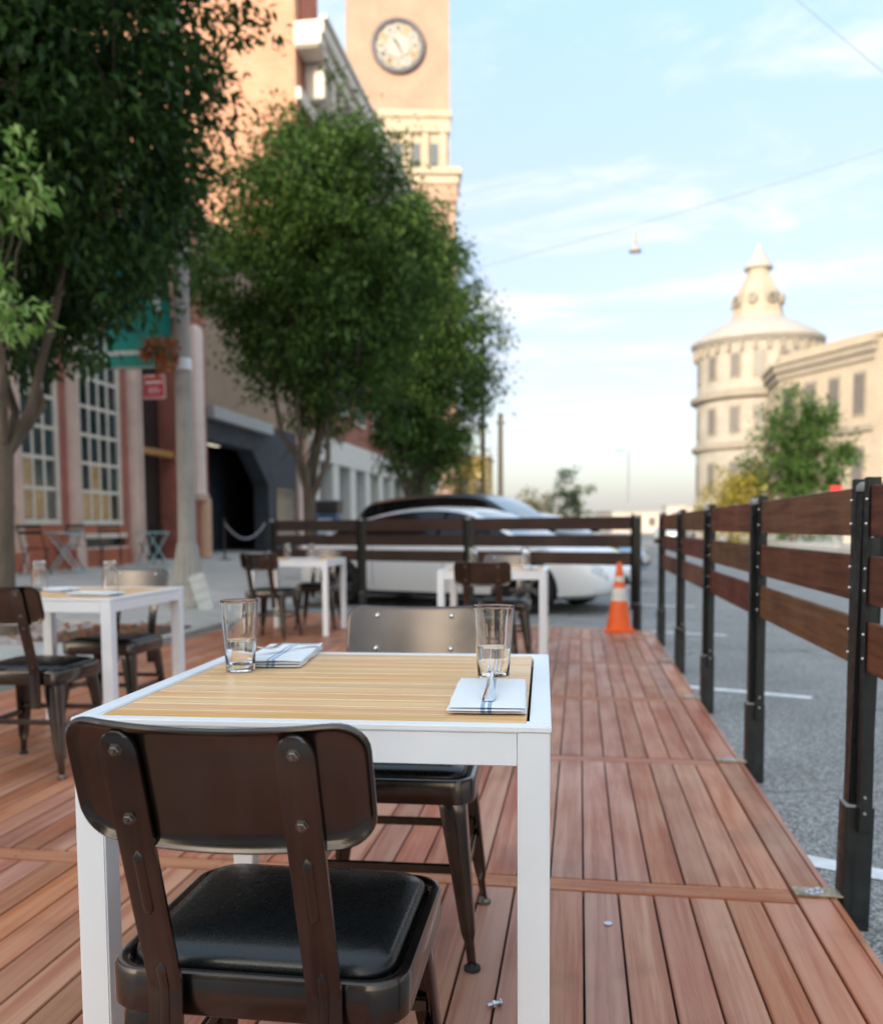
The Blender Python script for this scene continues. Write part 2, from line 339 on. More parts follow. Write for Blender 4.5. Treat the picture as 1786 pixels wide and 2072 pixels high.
def gunmetal():
    """lacquered brown steel, rubbed brighter in places"""
    m, n, l, b = newmat('gunmetal_steel')
    t = N(n, 'ShaderNodeTexCoord')
    n1 = N(n, 'ShaderNodeTexNoise', inp={'Scale': 4, 'Detail': 3, 'Roughness': .5}); l.new(t.outputs['Object'], n1.inputs['Vector'])
    mp1 = N(n, 'ShaderNodeMapping', inp={'Scale': (6, 6, 260)}); l.new(t.outputs['Object'], mp1.inputs[0])
    n2 = N(n, 'ShaderNodeTexNoise', inp={'Scale': 1, 'Detail': 4}); l.new(mp1.outputs[0], n2.inputs['Vector'])
    cr = N(n, 'ShaderNodeValToRGB'); e = cr.color_ramp.elements
    e[0].position = .3; e[0].color = (.036, .029, .026, 1); e[1].position = .72; e[1].color = (.120, .098, .087, 1); l.new(n1.outputs[0], cr.inputs[0])
    mr = N(n, 'ShaderNodeMapRange', inp={'From Min': .3, 'From Max': .7, 'To Min': .97, 'To Max': 1.03}); l.new(n2.outputs[0], mr.inputs['Value'])
    sc = N(n, 'ShaderNodeVectorMath', operation='SCALE'); l.new(cr.outputs[0], sc.inputs[0]); l.new(mr.outputs[0], sc.inputs['Scale']); l.new(sc.outputs[0], b.inputs['Base Color'])
    rr = N(n, 'ShaderNodeMapRange', inp={'From Min': .3, 'From Max': .7, 'To Min': .17, 'To Max': .27}); l.new(n1.outputs[0], rr.inputs['Value']); l.new(rr.outputs[0], b.inputs['Roughness'])
    b.inputs['Metallic'].default_value = .95; b.inputs['Coat Weight'].default_value = .5; b.inputs['Coat Roughness'].default_value = .14
    bp = N(n, 'ShaderNodeBump', inp={'Strength': .012, 'Distance': .001}); l.new(n2.outputs[0], bp.inputs['Height']); l.new(bp.outputs[0], b.inputs['Normal'])
    return m

m_asphalt = asphalt()
m_paint = M('road_paint', (.74, .75, .76), .7, var=.16, vs=14, bump=.2, bs=160)
m_conc = M('concrete', (.50, .48, .445), .85, var=.16, vs=2.2, bump=.15, bs=80, orand=.08)
m_curb = M('curb_concrete', (.42, .40, .36), .85, var=.15, vs=3, bump=.15, bs=80)
m_soil = M('soil', (.10, .07, .05), .95, var=.4, vs=9, bump=.6, bs=40)
m_deck = wood('deck_hardwood', '#8c4a32', '#a5654a', '#ba8468', grain=(22, 1.2, 22), rough=.44, orand=.15, bump=.12, huevar=.005, scuff=.5)
m_cross = wood('deck_cross_hardwood', '#84452b', '#a26044', '#b67b5a', grain=(1.5, 26, 26), rough=.46, orand=.07, bump=.15, huevar=.004)
m_under = M('gap_shade_black', (.018, .014, .012), .9)
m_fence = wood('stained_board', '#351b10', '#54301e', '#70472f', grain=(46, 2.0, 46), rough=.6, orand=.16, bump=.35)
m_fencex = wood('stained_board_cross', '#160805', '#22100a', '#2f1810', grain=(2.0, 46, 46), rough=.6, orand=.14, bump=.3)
m_top = wood('teak_slat', '#cb9760', '#dfac74', '#edc698', grain=(1.6, 60, 60), rough=.42, orand=.07, bump=.12, huevar=.006, coat=.1)
m_white = M('white_powdercoat', (.82, .845, .875), .40, var=.03, vs=3, rvar=.05)
m_steel = gunmetal()
m_vinyl = M('black_vinyl', (.0035, .005, .0055), .28, var=.2, vs=30, bump=.03, bs=300, rvar=.02)
m_chrome = M('bright_steel', (.70, .70, .71), .22, 1.0, var=.05, rvar=.06)
m_bolt = M('dark_bolt', (.20, .17, .15), .30, .9, var=.2)
m_rubber = M('black_rubber', (.012, .012, .012), .7)
m_post = M('black_powdercoat', (.008, .010, .0105), .36, var=.25, vs=9, bump=.05, bs=200, rvar=.12, spec=.3)
m_angle = M('weathered_black_steel', (.012, .017, .017), .45, .1, var=.4, vs=12, bump=.08, bs=150, rvar=.15)
m_sleeve = M('sleeve_steel', (.018, .022, .023), .42, .2, var=.35, vs=12, rvar=.15, bump=.06, bs=180)
m_cap = M('grey_cap', (.30, .30, .31), .7, var=.2, vs=25, bump=.15, bs=200)
m_plate = M('zinc_plate', (.40, .33, .24), .5, .6, var=.45, vs=28, rvar=.2)
m_zinc = M('zinc_bolt', (.62, .66, .72), .35, .9, var=.1)
m_glass = glass_mat('clear_glass', 1.46)
m_water = glass_mat('water', 1.33)
m_napkin = napkin_mat()
m_orange = M('cone_orange', (.80, .115, .012), .5, var=.08, vs=6)
m_refl = M('cone_white_band', (.62, .60, .57), .4, var=.15, vs=12)
m_leafA = leaf_mat('leaf_dark', '#1a2f14', '#45672e', .32)
m_leafB = leaf_mat('leaf_mid', '#21391a', '#5f7f38', .34)
m_leafC = leaf_mat('leaf_pale_skylit', '#5f8f3a', '#b2cc80', .4)
m_leafY = leaf_mat('leaf_yellow', '#7d7a2a', '#b3a04a')
m_leafBr = leaf_mat('leaf_brown', '#8f4a26', '#d08a55', .3)
m_bark = M('bark', (.115, .09, .068), .9, var=.4, vs=7, bump=.5, bs=30, stretch=(1, 1, .25))

# ------------------------------------------------------------------ ground, street, pavements
def structure(o): o['kind'] = 'structure'; return o
g = MB(); g.add([(-2500, -600, -.09), (2500, -600, -.09), (2500, 4000, -.09), (-2500, 4000, -.09)], [(0, 1, 2, 3)])
structure(g.build('street', m_asphalt))
lines = [((.42, 3.255), (1.55, 2.72)), ((.30, 6.60), (1.52, 6.075)), ((.45, 9.86), (1.52, 9.49)), ((.5, 13.3), (1.6, 12.85)), ((.5, 16.6), (1.6, 16.15))]
for (x0, y0), (x1, y1) in lines:
    d = Vector((x1 - x0, y1 - y0)).normalized(); nn = Vector((-d.y, d.x)) * .05
    g = MB(); g.add([(x0 - nn.x, y0 - nn.y, -.086), (x1 - nn.x, y1 - nn.y, -.086), (x1 + nn.x, y1 + nn.y, -.086), (x0 + nn.x, y0 + nn.y, -.086)], [(0, 1, 2, 3)])
    structure(g.build('parking_line', m_paint))
def sz(x): return .05 + (-3.92 - x) * .046
sw = MB()
sw.rings([[(-3.92, y, sz(-3.92) - .03), (-12, y, sz(-12) - .03), (-12, y, -.4), (-3.92, y, -.4)] for y in (-30, 140)])
sidewalk = structure(sw.build('sidewalk', m_conc))
PITS = [(7.0, 8.5), (14.9, 16.4), (24.4, 25.9)]
slabs = {}
xs = [-3.93, -5.42, -6.9, -8.38, -9.86]
for iy in range(26):
    y0 = -.5 + iy * 1.5
    for ix in range(4):
        if ix == 0 and any(abs((y0 + .75) - (a + b) / 2) < .9 and abs((y0 + .75) - (a + b) / 2) < .76 for a, b in PITS): continue
        if ix not in slabs:
            b = MB(); x1, x0 = xs[ix] - .006, xs[ix + 1] + .006; cx = (x0 + x1) / 2
            rg = []
            for yy in (-.744, .744):
                rg.append([(x1 - cx, yy, sz(x1) - sz(cx)), (x0 - cx, yy, sz(x0) - sz(cx)), (x0 - cx, yy, sz(x0) - sz(cx) - .05), (x1 - cx, yy, sz(x1) - sz(cx) - .05)])
            b.rings(rg); slabs[ix] = (b.mesh('paving_slab', m_conc, bevel=.006), cx)
        me, cx = slabs[ix]
        ob('paving_slab', me, sidewalk, (cx, y0 + .75, sz(cx) + random.uniform(-.002, .003)))
for a, b in PITS:
    p = MB(); p.bb(-5.42, -3.93, a, b, -.2, .065); structure(p.build('tree_pit', m_soil))
cb = MB(); n = 0
curb = structure(MB().bb(-3.92, -3.80, -30, 140, -.35, .02).build('curb', m_curb))
for i in range(14):
    MB().bb(-.06, .06, 0, 2.98, 0, .028).build('curb_stone', m_curb, curb, (-3.86, -2 + i * 3.0, .022), bevel=.008)
rs = MB(); rs.bb(11.6, 40, -20, 200, -.3, .05); structure(rs.build('far_sidewalk', m_conc))

# ------------------------------------------------------------------ the deck
deck = thing('wooden_deck', 'reddish hardwood dining deck of narrow planks laid along the street', 'deck')
PX, PW = .0985, .0925
XR = .606
ROWS = [(.20, 2.515), (2.605, 3.955), (4.045, 5.395), (5.485, 6.835), (6.925, 8.275), (8.365, None)]
def yend(x): return 9.0 - .41 * (x - .6)
pm = MB().box((0, 0, -.011), (PW, 1.0, .022)).mesh('plank', m_deck, bevel=.0022, segs=2)
NB = 44
for r, (y0, y1) in enumerate(ROWS):
    if r:
        # cross plank in lengths
        edges = [XR - .002, XR - 12.5 * PX, XR - 27.0 * PX, XR - NB * PX]
        for a, b in zip(edges[1:], edges[:-1]):
            MB().box((0, 0, -.011), (b - a - .004, .082, .022)).build('cross_plank', m_cross, deck, ((a + b) / 2, y0 - .045, random.uniform(-.0008, .0008)), bevel=.0022, segs=2)
    for i in range(NB):
        x = XR - (i + .5) * PX
        e = y1 if y1 else yend(x)
        L = e - y0
        o = ob('plank', pm, deck, (x, (y0 + e) / 2, random.uniform(-.0012, .0012)))
        o.scale = (1, L, 1)
scm = MB().lathe([(.0042, 0), (.0042, .0006), (.0015, .0004)], 8).mesh('screw', m_bolt)
for cp in [o for o in deck.children if o.name.startswith('cross_plank') and o.location.y < 6]:
    L_ = cp.dimensions.x
    w_ = max(abs(v.co.x) for v in cp.data.vertices)
    for k in range(7):
        xx = -w_ + .03 + (2 * w_ - .06) * k / 6
        for dy in (-.018, .02):
            if random.random() < .8: ob('screw', scm, cp, (xx + random.uniform(-.006, .006), dy + random.uniform(-.004, .004), .0002))
# border boards along the street edge, butted at each bay
bm_ = MB().box((0, 0, -.011), (.090, 1.0, .022)).mesh('border_plank', m_deck, bevel=.0022, segs=2)
fm_ = MB().box((0, 0, -.045), (.019, 1.0, .09)).mesh('edge_board', m_deck, bevel=.002)
for a, b in zip([.2, 2.56, 4.0, 5.44, 6.88, 8.32], [2.557, 3.997, 5.437, 6.877, 8.317, 9.0]):
    o = ob('border_plank', bm_, deck, (XR + .049, (a + b) / 2, 0)); o.scale = (1, b - a, 1)
    o = ob('edge_board', fm_, deck, (XR + .1075, (a + b) / 2, -.001)); o.scale = (1, b - a, 1)
XL = XR - NB * PX
u = MB()
u.add([(XL, .2, -.028), (XR + .09, .2, -.028), (XR + .09, yend(XR), -.028), (XL, yend(XL), -.028)], [(0, 1, 2, 3)])  # near-black sheet below the planks puts shade into the gaps
for (y0, y1) in ROWS: u.bb(XL, XR + .09, y0 - .09, y0, -.088, -.030)
u.build('frame_and_gap_shade', m_under, deck)
e0, e1 = Vector((XR + .12, yend(XR) + .012, 0)), Vector((XL, yend(XL) + .012, 0))
MB().bar(e0 + Vector((0, .01, -.043)), e1 + Vector((0, .01, -.043)), .02, .09).build('end_board', m_curb, deck)

# ------------------------------------------------------------------ fences
def bolt_head(mb, p, n, r=.006, h=.005):
    n = Vector(n).normalized(); q = n.to_track_quat('Z', 'Y').to_matrix().to_4x4(); q.translation = Vector(p)
    mb.lathe([(r, 0), (r * .95, h * .5), (r * .6, h * .95), (r * .1, h * 1.1)], 10, mt=q, cap0=False)
RZ = [(1.019, 1.155), (.837, .967), (.652, .788)]
fence = thing('timber_fence', 'long dark stained board fence on black steel posts beside the street', 'fence', (.772, 0, 0))
PY = [1.12, 2.60, 4.05, 5.53, 7.02, 8.62]
postm = MB().box((0, 0, .53), (.060, .060, 1.225)).mesh('post', m_post, bevel=.005, segs=2)
capmb = MB(); capmb.rings([rr3 for rr3 in [[(x, y, z) for x, y in rrect(s_, s_, .01, 3)] for s_, z in ((.033, 0), (.035, .004), (.035, .016), (.028, .026), (.010, .029))]])
capm = capmb.mesh('cap', m_cap, 40)
sl_ = MB(); sl_.rings([[(x, y, z) for x, y in rrect(s_, s_, .008, 3)] for s_, z in ((.0385, -.089), (.0385, .265), (.032, .268))], cap0=True)
sl_.box((-.010, -.039, .08), (.004, .002, .34))
sleevem = sl_.mesh('sleeve', m_sleeve, 35)
rimm = MB().rings([[(x, y, z) for x, y in rrect(s_, s_, .008, 3)] for s_, z in ((.039, .264), (.039, .268), (.0335, .2695))]).mesh('weld_bead', m_cap, 40)
def angle_mesh():
    m = MB()
    m.box((-.018, 0, .69), (.004, .038, .98)); m.box((0, 0, .69), (.036, .004, .98)); return m.mesh('bracket', m_angle, bevel=.001)
angm = angle_mesh()
_b = MB(); bolt_head(_b, (0, 0, 0), (-1, 0, 0), .0042); boltm = _b.mesh('bolt', m_chrome, 40)
rodm = MB().tube([(0, -.04, 0), (0, .008, 0)], .0045, 6).mesh('threaded_rod', m_zinc, 50)
def post_set(parent, x, y, rz, lean=0, dirs=(-1, 1), plate=True, z0=0):
    p = ob('post', postm, parent, (x, y, 0), rz); p.rotation_euler = (0, lean, rz)
    ob('cap', capm, p, (0, 0, 1.143)); ob('sleeve', sleevem, p); ob('weld_bead', rimm, p)
    return p
PLATES = []
for k, y in enumerate(PY):
    p = post_set(fence, 0, y, 0, lean=R(1.2) if k == 1 else 0)
    for s_ in (-1, 1):
        if (k == 0 and s_ == -1) or (k == len(PY) - 1 and s_ == 1): continue
        b = ob('bracket', angm, fence, (.012, y + s_ * .056, 0)); b.scale = (1, s_, 1)
        for z0, z1 in RZ:
            for z in (z0 + .035, z1 - .035): ob('bolt', boltm, b, (-.0205, .012, z))
        # threaded rods that hold the bracket off the post
        for z in (1.085, 1.02, .30, .255): ob('threaded_rod', rodm, b, (-.004, 0, z))
    if 1 <= k:
        pl = MB().box((0, 0, .003), (.135, .055, .006)).build('base_plate', m_plate, fence, (-.772 + .672 if False else -.095, y - .01, .0015), bevel=.001)
        for bx in (-.022, -.002):
            bb_ = MB().lathe([(.016, .006), (.016, .008), (.0085, .0085), (.0085, .015), (.006, .017), (.001, .0175)], 14, (bx, bx * .6, 0)).build('bolt', m_zinc, pl, smooth=40)
# boards between posts (street side of the brackets)
for k in range(len(PY) - 1):
    a, b = PY[k] + .062, PY[k + 1] - .062
    for z0, z1 in RZ:
        o = MB().box((0, 0, 0), (.020, b - a, z1 - z0)).build('board', m_fence, fence, (.010, (a + b) / 2, (z0 + z1) / 2 + random.uniform(-.002, .002)), bevel=.0025)
# end fence, standing across the parking stalls
ef = thing('timber_fence', 'dark stained board fence across the far end of the deck, before the white car', 'fence', (.584, 9.2, 0), R(180 - 23.0))
EP = [0, 1.98, 3.50, 4.95]
for k, t in enumerate(EP):
    post_set(ef, t, 0, 0, 0)
    for s_ in (-1, 1):
        if (k == 0 and s_ == -1) or (k == len(EP) - 1 and s_ == 1): continue
        b = ob('bracket', angm, ef, (t + s_ * .056, .012, 0), R(90) if s_ > 0 else R(-90))
for k in range(len(EP) - 1):
    a, b = EP[k] + .07, EP[k + 1] - .07
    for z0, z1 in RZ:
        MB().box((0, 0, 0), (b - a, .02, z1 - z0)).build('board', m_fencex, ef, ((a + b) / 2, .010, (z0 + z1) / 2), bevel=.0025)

# ------------------------------------------------------------------ tables
TS, TH = .775, .745
def make_table():
    t = thing('dining_table', 'x', 'table', group='white framed tables on the deck')
    h = TS / 2; lw = .05; ap = .064
    for sx in (-1, 1):
        for sy in (-1, 1):
            MB().bb(-lw / 2, lw / 2, -lw / 2, lw / 2, .004, TH - .003).build('leg', m_white, t, (sx * (h - lw / 2), sy * (h - lw / 2), 0), bevel=.0025, segs=2)
            MB().bb(-.02, .02, -.02, .02, 0, .005).build('foot_pad', m_rubber, t, (sx * (h - lw / 2), sy * (h - lw / 2), 0))
    for sy in (-1, 1):
        MB().bb(-h + lw + .0006, h - lw - .0006, -.012, .012, TH - ap, TH - .012).build('apron', m_white, t, (0, sy * (h - .0135), 0), bevel=.0015)
        MB().bb(-.012, .012, -h + lw + .0006, h - lw - .0006, TH - ap, TH - .012).build('apron', m_white, t, (sy * (h - .0135), 0, 0), bevel=.0015)
        # top frame: side strips wider than front and back strips
        MB().bb(-h - .002, h + .002, -.011, .011, TH - .011, TH).build('top_frame', m_white, t, (0, sy * (h - .009), 0), bevel=.002, segs=2)
        MB().bb(-.017, .017, -h + .0205, h - .0205, TH - .011, TH).build('top_frame', m_white, t, (sy * (h - .015), 0, 0), bevel=.002, segs=2)
    n = 13; d0, d1 = -h + .0225, h - .0225; pw = (d1 - d0) / n
    sm = MB().box((0, 0, TH - .008), (TS - .074, pw - .0042, .013)).mesh('slat', m_top, bevel=.0012)
    for i in range(n): ob('slat', sm, t, (0, d0 + (i + .5) * pw, random.uniform(-.0004, .0004)))
    MB().bb(-h + .03, h - .03, d0, d1, TH - .05, TH - .022).build('underframe', m_under, t)
    return t
T1 = make_table()
TROT = R(2.3)
T1['label'] = 'nearest white framed table with a slatted teak top, two water glasses on it'
T1.location = (-.446, 1.715, 0); T1.rotation_euler.z = TROT
T2 = copy_tree(T1, None, 'white framed teak table at the left edge, between two brown chairs', (-2.455, 4.01, 0), R(1.5))
T3 = copy_tree(T1, None, 'small white framed table far left on the deck, before the white car', (-2.80, 8.60, 0), R(1.5))
T4 = copy_tree(T1, None, 'white framed table in the middle distance, behind the nearest table', (-.625, 6.62, 0), R(1.0))

# ------------------------------------------------------------------ chairs (front is +Y, back is -Y)
def make_chair():
    c = thing('metal_chair', 'x', 'chair', group='brown steel chairs with black seats')
    hw, hd = .211, .190
    # seat pan: skirt, rolled edge, shallow recess
    s_ = MB()
    prof = [(-.004, .396), (0, .400), (0, .448), (-.003, .4545), (-.008, .456), (-.015, .4555), (-.0195, .450), (-.021, .442)]
    rg = []
    for dx, z in prof: rg.append([(x, y, z) for x, y in rrect(hw + dx, hd + dx, .055 + dx * .6, 7)])
    s_.rings(rg, cap0=False, cap1=True)
    s_.rings([[(x, y, .396) for x, y in rrect(hw - .004, hd - .004, .05, 7)], [(x, y, .43) for x, y in rrect(hw - .006, hd - .006, .05, 7)]], cap0=False, cap1=False)
    s_.build('seat_pan', m_steel, c, smooth=45)
    pad = MB(); pr = [(-.025, .443), (-.0225, .452), (-.0245, .463), (-.034, .4715), (-.054, .4765), (-.09, .4800), (-.14, .482), (-.17, .4825)]
    rg = []
    for dx, z in pr:
        ww, dd = hw + dx, hd + dx
        rg.append([(x, y, z) for x, y in rrect(ww, dd, max(.004, min(.055 + dx * .25, ww * .9, dd * .9)), 7)])
    pad.rings(rg); pad.build('seat_pad', m_vinyl, c, smooth=60)
    # legs: pressed steel, wide at the top, pinched above the foot
    for sx in (-1, 1):
        for sy in (-1, 1):
            top = Vector((sx * .152, sy * .138, .418)); bot = Vector((sx * .206, sy * .190, .014))
            lg = MB(); rr_ = []
            for t_, w in ((0, .034), (.12, .032), (.45, .0245), (.74, .019), (.82, .0165), (.865, .011), (1, .0098)):
                p = top.lerp(bot, t_)
                # outward corner section: a rounded L shape closed behind
                o_ = Vector((sx, sy, 0))
                pts = [(w * .62, w), (w * .88, w * .88), (w, w * .62), (w, -w * .9), (w * .55, -w * .9), (w * .45, w * .30), (w * .30, w * .45), (-w * .9, w * .55), (-w * .9, w)]
                if w < .012: pts = [(w * .62, w), (w * .88, w * .88), (w, w * .62), (w, -w), (w * .3, -w), (-w * .2, -w * .4), (-w * .4, -w * .2), (-w, w * .3), (-w, w)]
                q = [(p.x + sx * a, p.y + sy * b, p.z) for a, b in pts]
                rr_.append(q)
            lg.rings(rr_); l_ = lg.build('leg', m_steel, c, smooth=50, bevel=.0015)
            MB().lathe([(.019, 0), (.0205, .004), (.0195, .009), (.012, .013), (.009, .02)], 18, (bot.x, bot.y, 0)).build('foot', m_rubber if sy > 0 else m_bolt, l_, smooth=50)
    def lp(sx, sy, z):
        t_ = (.418 - z) / .404; return Vector((sx * (.152 + .054 * t_ + .006), sy * (.138 + .052 * t_ + .006), z))
    for sy, z in ((1, .235), (-1, .235)):
        a, b = lp(-1, sy, z), lp(1, sy, z); MB().bar(a, b, .012, .022).build('stretcher', m_steel, c, bevel=.002)
    for sx in (-1, 1):
        a, b = lp(sx, -1, .21), lp(sx, 1, .21); MB().bar(a, b, .012, .022).build('stretcher', m_steel, c, bevel=.002)
    # back: two channel uprights leaning back, and a curved plate
    tl = R(17)
    base = Vector((0, -hd - .0105, .30)); 
    # below the seat edge the uprights run straight, above it they lean
    def upl(s):      # s: distance along upright from z=.30
        k = .150
        if s < k: return Vector((0, -hd - .0125, .30 + s)), Vector((0, 0, 1))
        d = Vector((0, -math.sin(tl), math.cos(tl))); return Vector((0, -hd - .0125, .30 + k)) + d * (s - k), d
    LEN = .520
    for sx in (-1, 1):
        m = MB(); rr_ = []
        ss = [0, .01, .05, .10, .14, .15, .16, .20, .26, .32, .38, .44, .49, .507, .517, .524, .529, .532]
        for s in ss:
            p, d = upl(s); nrm = d.cross(Vector((1, 0, 0))).normalized()   # points to the rear (-y) or front
            if nrm.y > 0: nrm = -nrm
            w = .0235
            if s > .502: w = .0235 * math.sqrt(max(.02, 1 - ((s - .502) / .031) ** 2))
            e = .006
            q = [(-w, e * -.2), (-w, e * .7), (-w * .82, e), (w * .82, e), (w, e * .7), (w, e * -.2), (w * .85, -e * .4), (-w * .85, -e * .4)]
            rr_.append([p + Vector((sx * .1085 + a, 0, 0)) + nrm * b for a, b in q])
        m.rings(rr_)
        upm = m.build('upright', m_steel, c, smooth=40)
        # pressed ribs
        for s0, s1 in ((.055, .19), (.265, .365)):
            rb = MB(); rr_ = []
            for k in range(13):
                f = k / 12; s = s0 + (s1 - s0) * f
                p, d = upl(s); nrm = d.cross(Vector((1, 0, 0))).normalized()
                if nrm.y > 0: nrm = -nrm
                endf = min(1, math.sqrt(max(0.0, 1 - max(0, (.008 - min(s - s0, s1 - s)) / .008) ** 2)) + .05)
                rr_.append([p + Vector((sx * .1085 + .0075 * endf * math.cos(a), 0, 0)) + nrm * (.0052 + .0062 * endf * math.sin(a)) for a in [math.pi * i / 6 for i in range(7)]])
            rb.rings(rr_, closed=False, cap0=False, cap1=False)
            rb.build('pressed_rib', m_steel, upm, smooth=60)
    d = Vector((0, -math.sin(tl), math.cos(tl))); nr = Vector((0, -math.cos(tl), -math.sin(tl)))   # rear normal
    sB = .453; ctr, _ = upl(sB); ctr = ctr - nr * .006
    PHW, PHH, SAG = .1925, .086, .032
    def surf(x, z, off): 
        yc = SAG * ((x / PHW) ** 2) - SAG * ((.1085 / PHW) ** 2)
        return ctr + Vector((x, 0, 0)) + d * z - nr * yc + nr * off
    pl = MB()
    rear = [(0, .0045), (.0008, .0075), (.003, .0085), (.0055, .0065), (.009, .0025), (.016, .0), (.035, 0), (.06, 0), (.082, 0), (.08599, 0)]
    rg = []
    for ins, off in reversed(rear):
        rg.append([surf(x, z, off - .003) for x, z in rrect(PHW - ins, PHH - ins, max(.0015, .042 - ins * .45), 7, 14)])
    front = [(0, .003), (.001, .0), (.004, -.003), (.009, -.0035), (.016, -.0035), (.035, -.0035), (.06, -.0035), (.082, -.0035), (.08599, -.0035)]
    for ins, off in front:
        rg.append([surf(x, z, off - .003) for x, z in rrect(PHW - ins, PHH - ins, max(.0015, .042 - ins * .45), 7, 14)])
    # refine the long thin centre by strips instead of one flat cap
    pl.rings(rg, cap0=False, cap1=False)
    pl.build('backrest', m_steel, c, smooth=50)
    for sx in (-1, 1):
        for zz in (.056, -.040):
            b = MB()
            q = nr.to_track_quat('Z', 'Y').to_matrix().to_4x4(); q.translation = surf(sx * .1085, zz, 0) + nr * .0125
            b.lathe([(.0085, -.002), (.0085, .0005), (.0066, .001), (.0066, .005), (.0056, .0062), (.003, .0065), (.003, .0095), (.0005, .0105)], 6, mt=q)
            q2 = (-nr).to_track_quat('Z', 'Y').to_matrix().to_4x4(); q2.translation = surf(sx * .1085, zz, 0) - nr * .0062
            b.lathe([(.0095, -.001), (.0095, .0008), (.0075, .001)], 16, mt=q2, cap1=False)
            bo = b.build('bolt', m_bolt, c, smooth=35)
            b2 = MB(); b2.lathe([(.0068, .0005), (.0066, .0028), (.005, .0048), (.0025, .0058), (.0003, .006)], 16, mt=q2)
            b2.build('rivet_head', m_chrome, bo, smooth=60)
    return c
C1 = make_chair()
C1['label'] = 'nearest brown steel chair, its curved back and black seat towards the viewer'
C1.location = (-.434, 1.268, 0); C1.rotation_euler.z = R(0.6)
for lab, loc, rz in [
    ('brown steel chair facing the viewer across the nearest table, half hidden by it', (-.460, 2.20, 0), R(182.0)),
    ('brown steel chair cut off by the left edge of the picture', (-2.37, 3.56, 0), R(2)),
    ('brown steel chair on the far side of the left table, facing the viewer', (-2.50, 4.44, 0), R(181)),
    ('brown steel chair with its back to the viewer at the small far left table', (-2.93, 8.15, 0), R(-6)),
    ('brown steel chair behind the small far left table, facing the viewer', (-2.74, 9.05, 0), R(184)),
    ('brown steel chair with its back to the viewer at the table in the middle distance', (-.640, 6.12, 0), R(0)),
    ('brown steel chair facing the viewer behind the table in the middle distance', (-.60, 7.10, 0), R(180))]:
    copy_tree(C1, None, lab, loc, rz)

# ------------------------------------------------------------------ things on the tables
def glass_profile():
    out = [(.0005, 0), (.027, 0), (.0298, .0012), (.0305, .004), (.0310, .012), (.0335, .05), (.0370, .1), (.0405, .148), (.0408, .1512), (.0398, .1525)]
    inn = [(.0385, .151), (.0382, .147), (.0346, .1), (.0310, .05), (.0285, .017), (.0265, .0145), (.0005, .0135)]
    return out, inn
def make_glass(label, loc, water=None, inverted=False, group='pint glasses'):
    t = thing('pint_glass', label, 'glass', loc, random.uniform(0, 3), group)
    o, i = glass_profile(); m = MB()
    q = None
    if inverted: q = Matrix.Translation((0, 0, .1526)) @ Matrix.Rotation(math.pi, 4, 'X')
    m.lathe(o + i, 40, mt=q); m.build('tumbler', m_glass, t, smooth=40)
    if water:
        pr = [(.0005, .0137)]
        rin = lambda z: .0285 + (z - .017) / (.147 - .017) * (.0382 - .0285)
        pr += [(.0264, .0147), (.0283, .0172)] + [(rin(z) - .0001, z) for z in (.03, .045, water - .003)] + [(rin(water) - .0001, water), (rin(water) - .002, water - .0012), (.001, water - .0014)]
        w = MB(); w.lathe(pr, 40); w.build('drinking_water', m_water, t, smooth=40)
    return t
TT = TH + .0006
make_glass('tall glass half filled with water, left on the nearest table', (-.722, 1.800, TT), water=.066)
make_glass('tall glass half filled with water beside the right napkin on the nearest table', (-.166, 1.715, TT), water=.071)

def make_napkin(label, loc, rz, w=.128, l=.285, h=.013, group='folded napkins', seed=1, wave=.0015):
    """folded cloth: three soft layers with rounded folds"""
    t = thing('napkin', label, 'napkin', loc, rz, group)
    rnd = random.Random(seed)
    m = MB(); nx, ny = 14, 22
    nl = 3; lh = h / nl
    for k in range(nl):
        z0, z1 = k * lh + .0004, (k + 1) * lh
        sx, sy = 1 - k * .012, 1 - k * .008; ox, oy = rnd.uniform(-.002, .002), rnd.uniform(-.003, .003)
        P = lambda x, y: mnoise.noise(Vector((x * 14 + seed * 5, y * 11, k * .7))) 
        def pt(i, j, top):
            u_, v_ = i / nx * 2 - 1, j / ny * 2 - 1
            x, y = u_ * w / 2 * sx + ox, v_ * l / 2 * sy + oy
            x += .002 * mnoise.noise(Vector((y * 16, seed, k))) * (1 if abs(u_) > .8 else .3)
            e = max(abs(u_), abs(v_)); rnd_ = max(0, (e - .90) / .10) ** 2
            zz = (z1 - rnd_ * lh * .42) if top else (z0 + rnd_ * lh * .42)
            zz += (wave * P(x, y)) * (k + 1) / nl * (1 if top else .9)
            return (x, y, max(zz, .0003))
        vt = [pt(i, j, 1) for j in range(ny + 1) for i in range(nx + 1)]
        vb = [pt(i, j, 0) for j in range(ny + 1) for i in range(nx + 1)]
        n0 = len(vt); W_ = nx + 1
        fs = [(j * W_ + i, j * W_ + i + 1, (j + 1) * W_ + i + 1, (j + 1) * W_ + i) for j in range(ny) for i in range(nx)]
        fs += [(n0 + j * W_ + i, n0 + (j + 1) * W_ + i, n0 + (j + 1) * W_ + i + 1, n0 + j * W_ + i + 1) for j in range(ny) for i in range(nx)]
        rim = [i for i in range(W_)] + [j * W_ + nx for j in range(1, ny + 1)] + [ny * W_ + i for i in range(nx - 1, -1, -1)] + [j * W_ for j in range(ny - 1, 0, -1)]
        for a, b in zip(rim, rim[1:] + rim[:1]): fs.append((a, n0 + a, n0 + b, b))
        m.add(vt + vb, fs)
        lay = m.build('cloth_layer', m_napkin, t, smooth=60); m = MB()
    return t
make_napkin('white napkin with blue stripes, right front of the nearest table, under a fork', (-.158, 1.555, TT), R(3.5), seed=2)
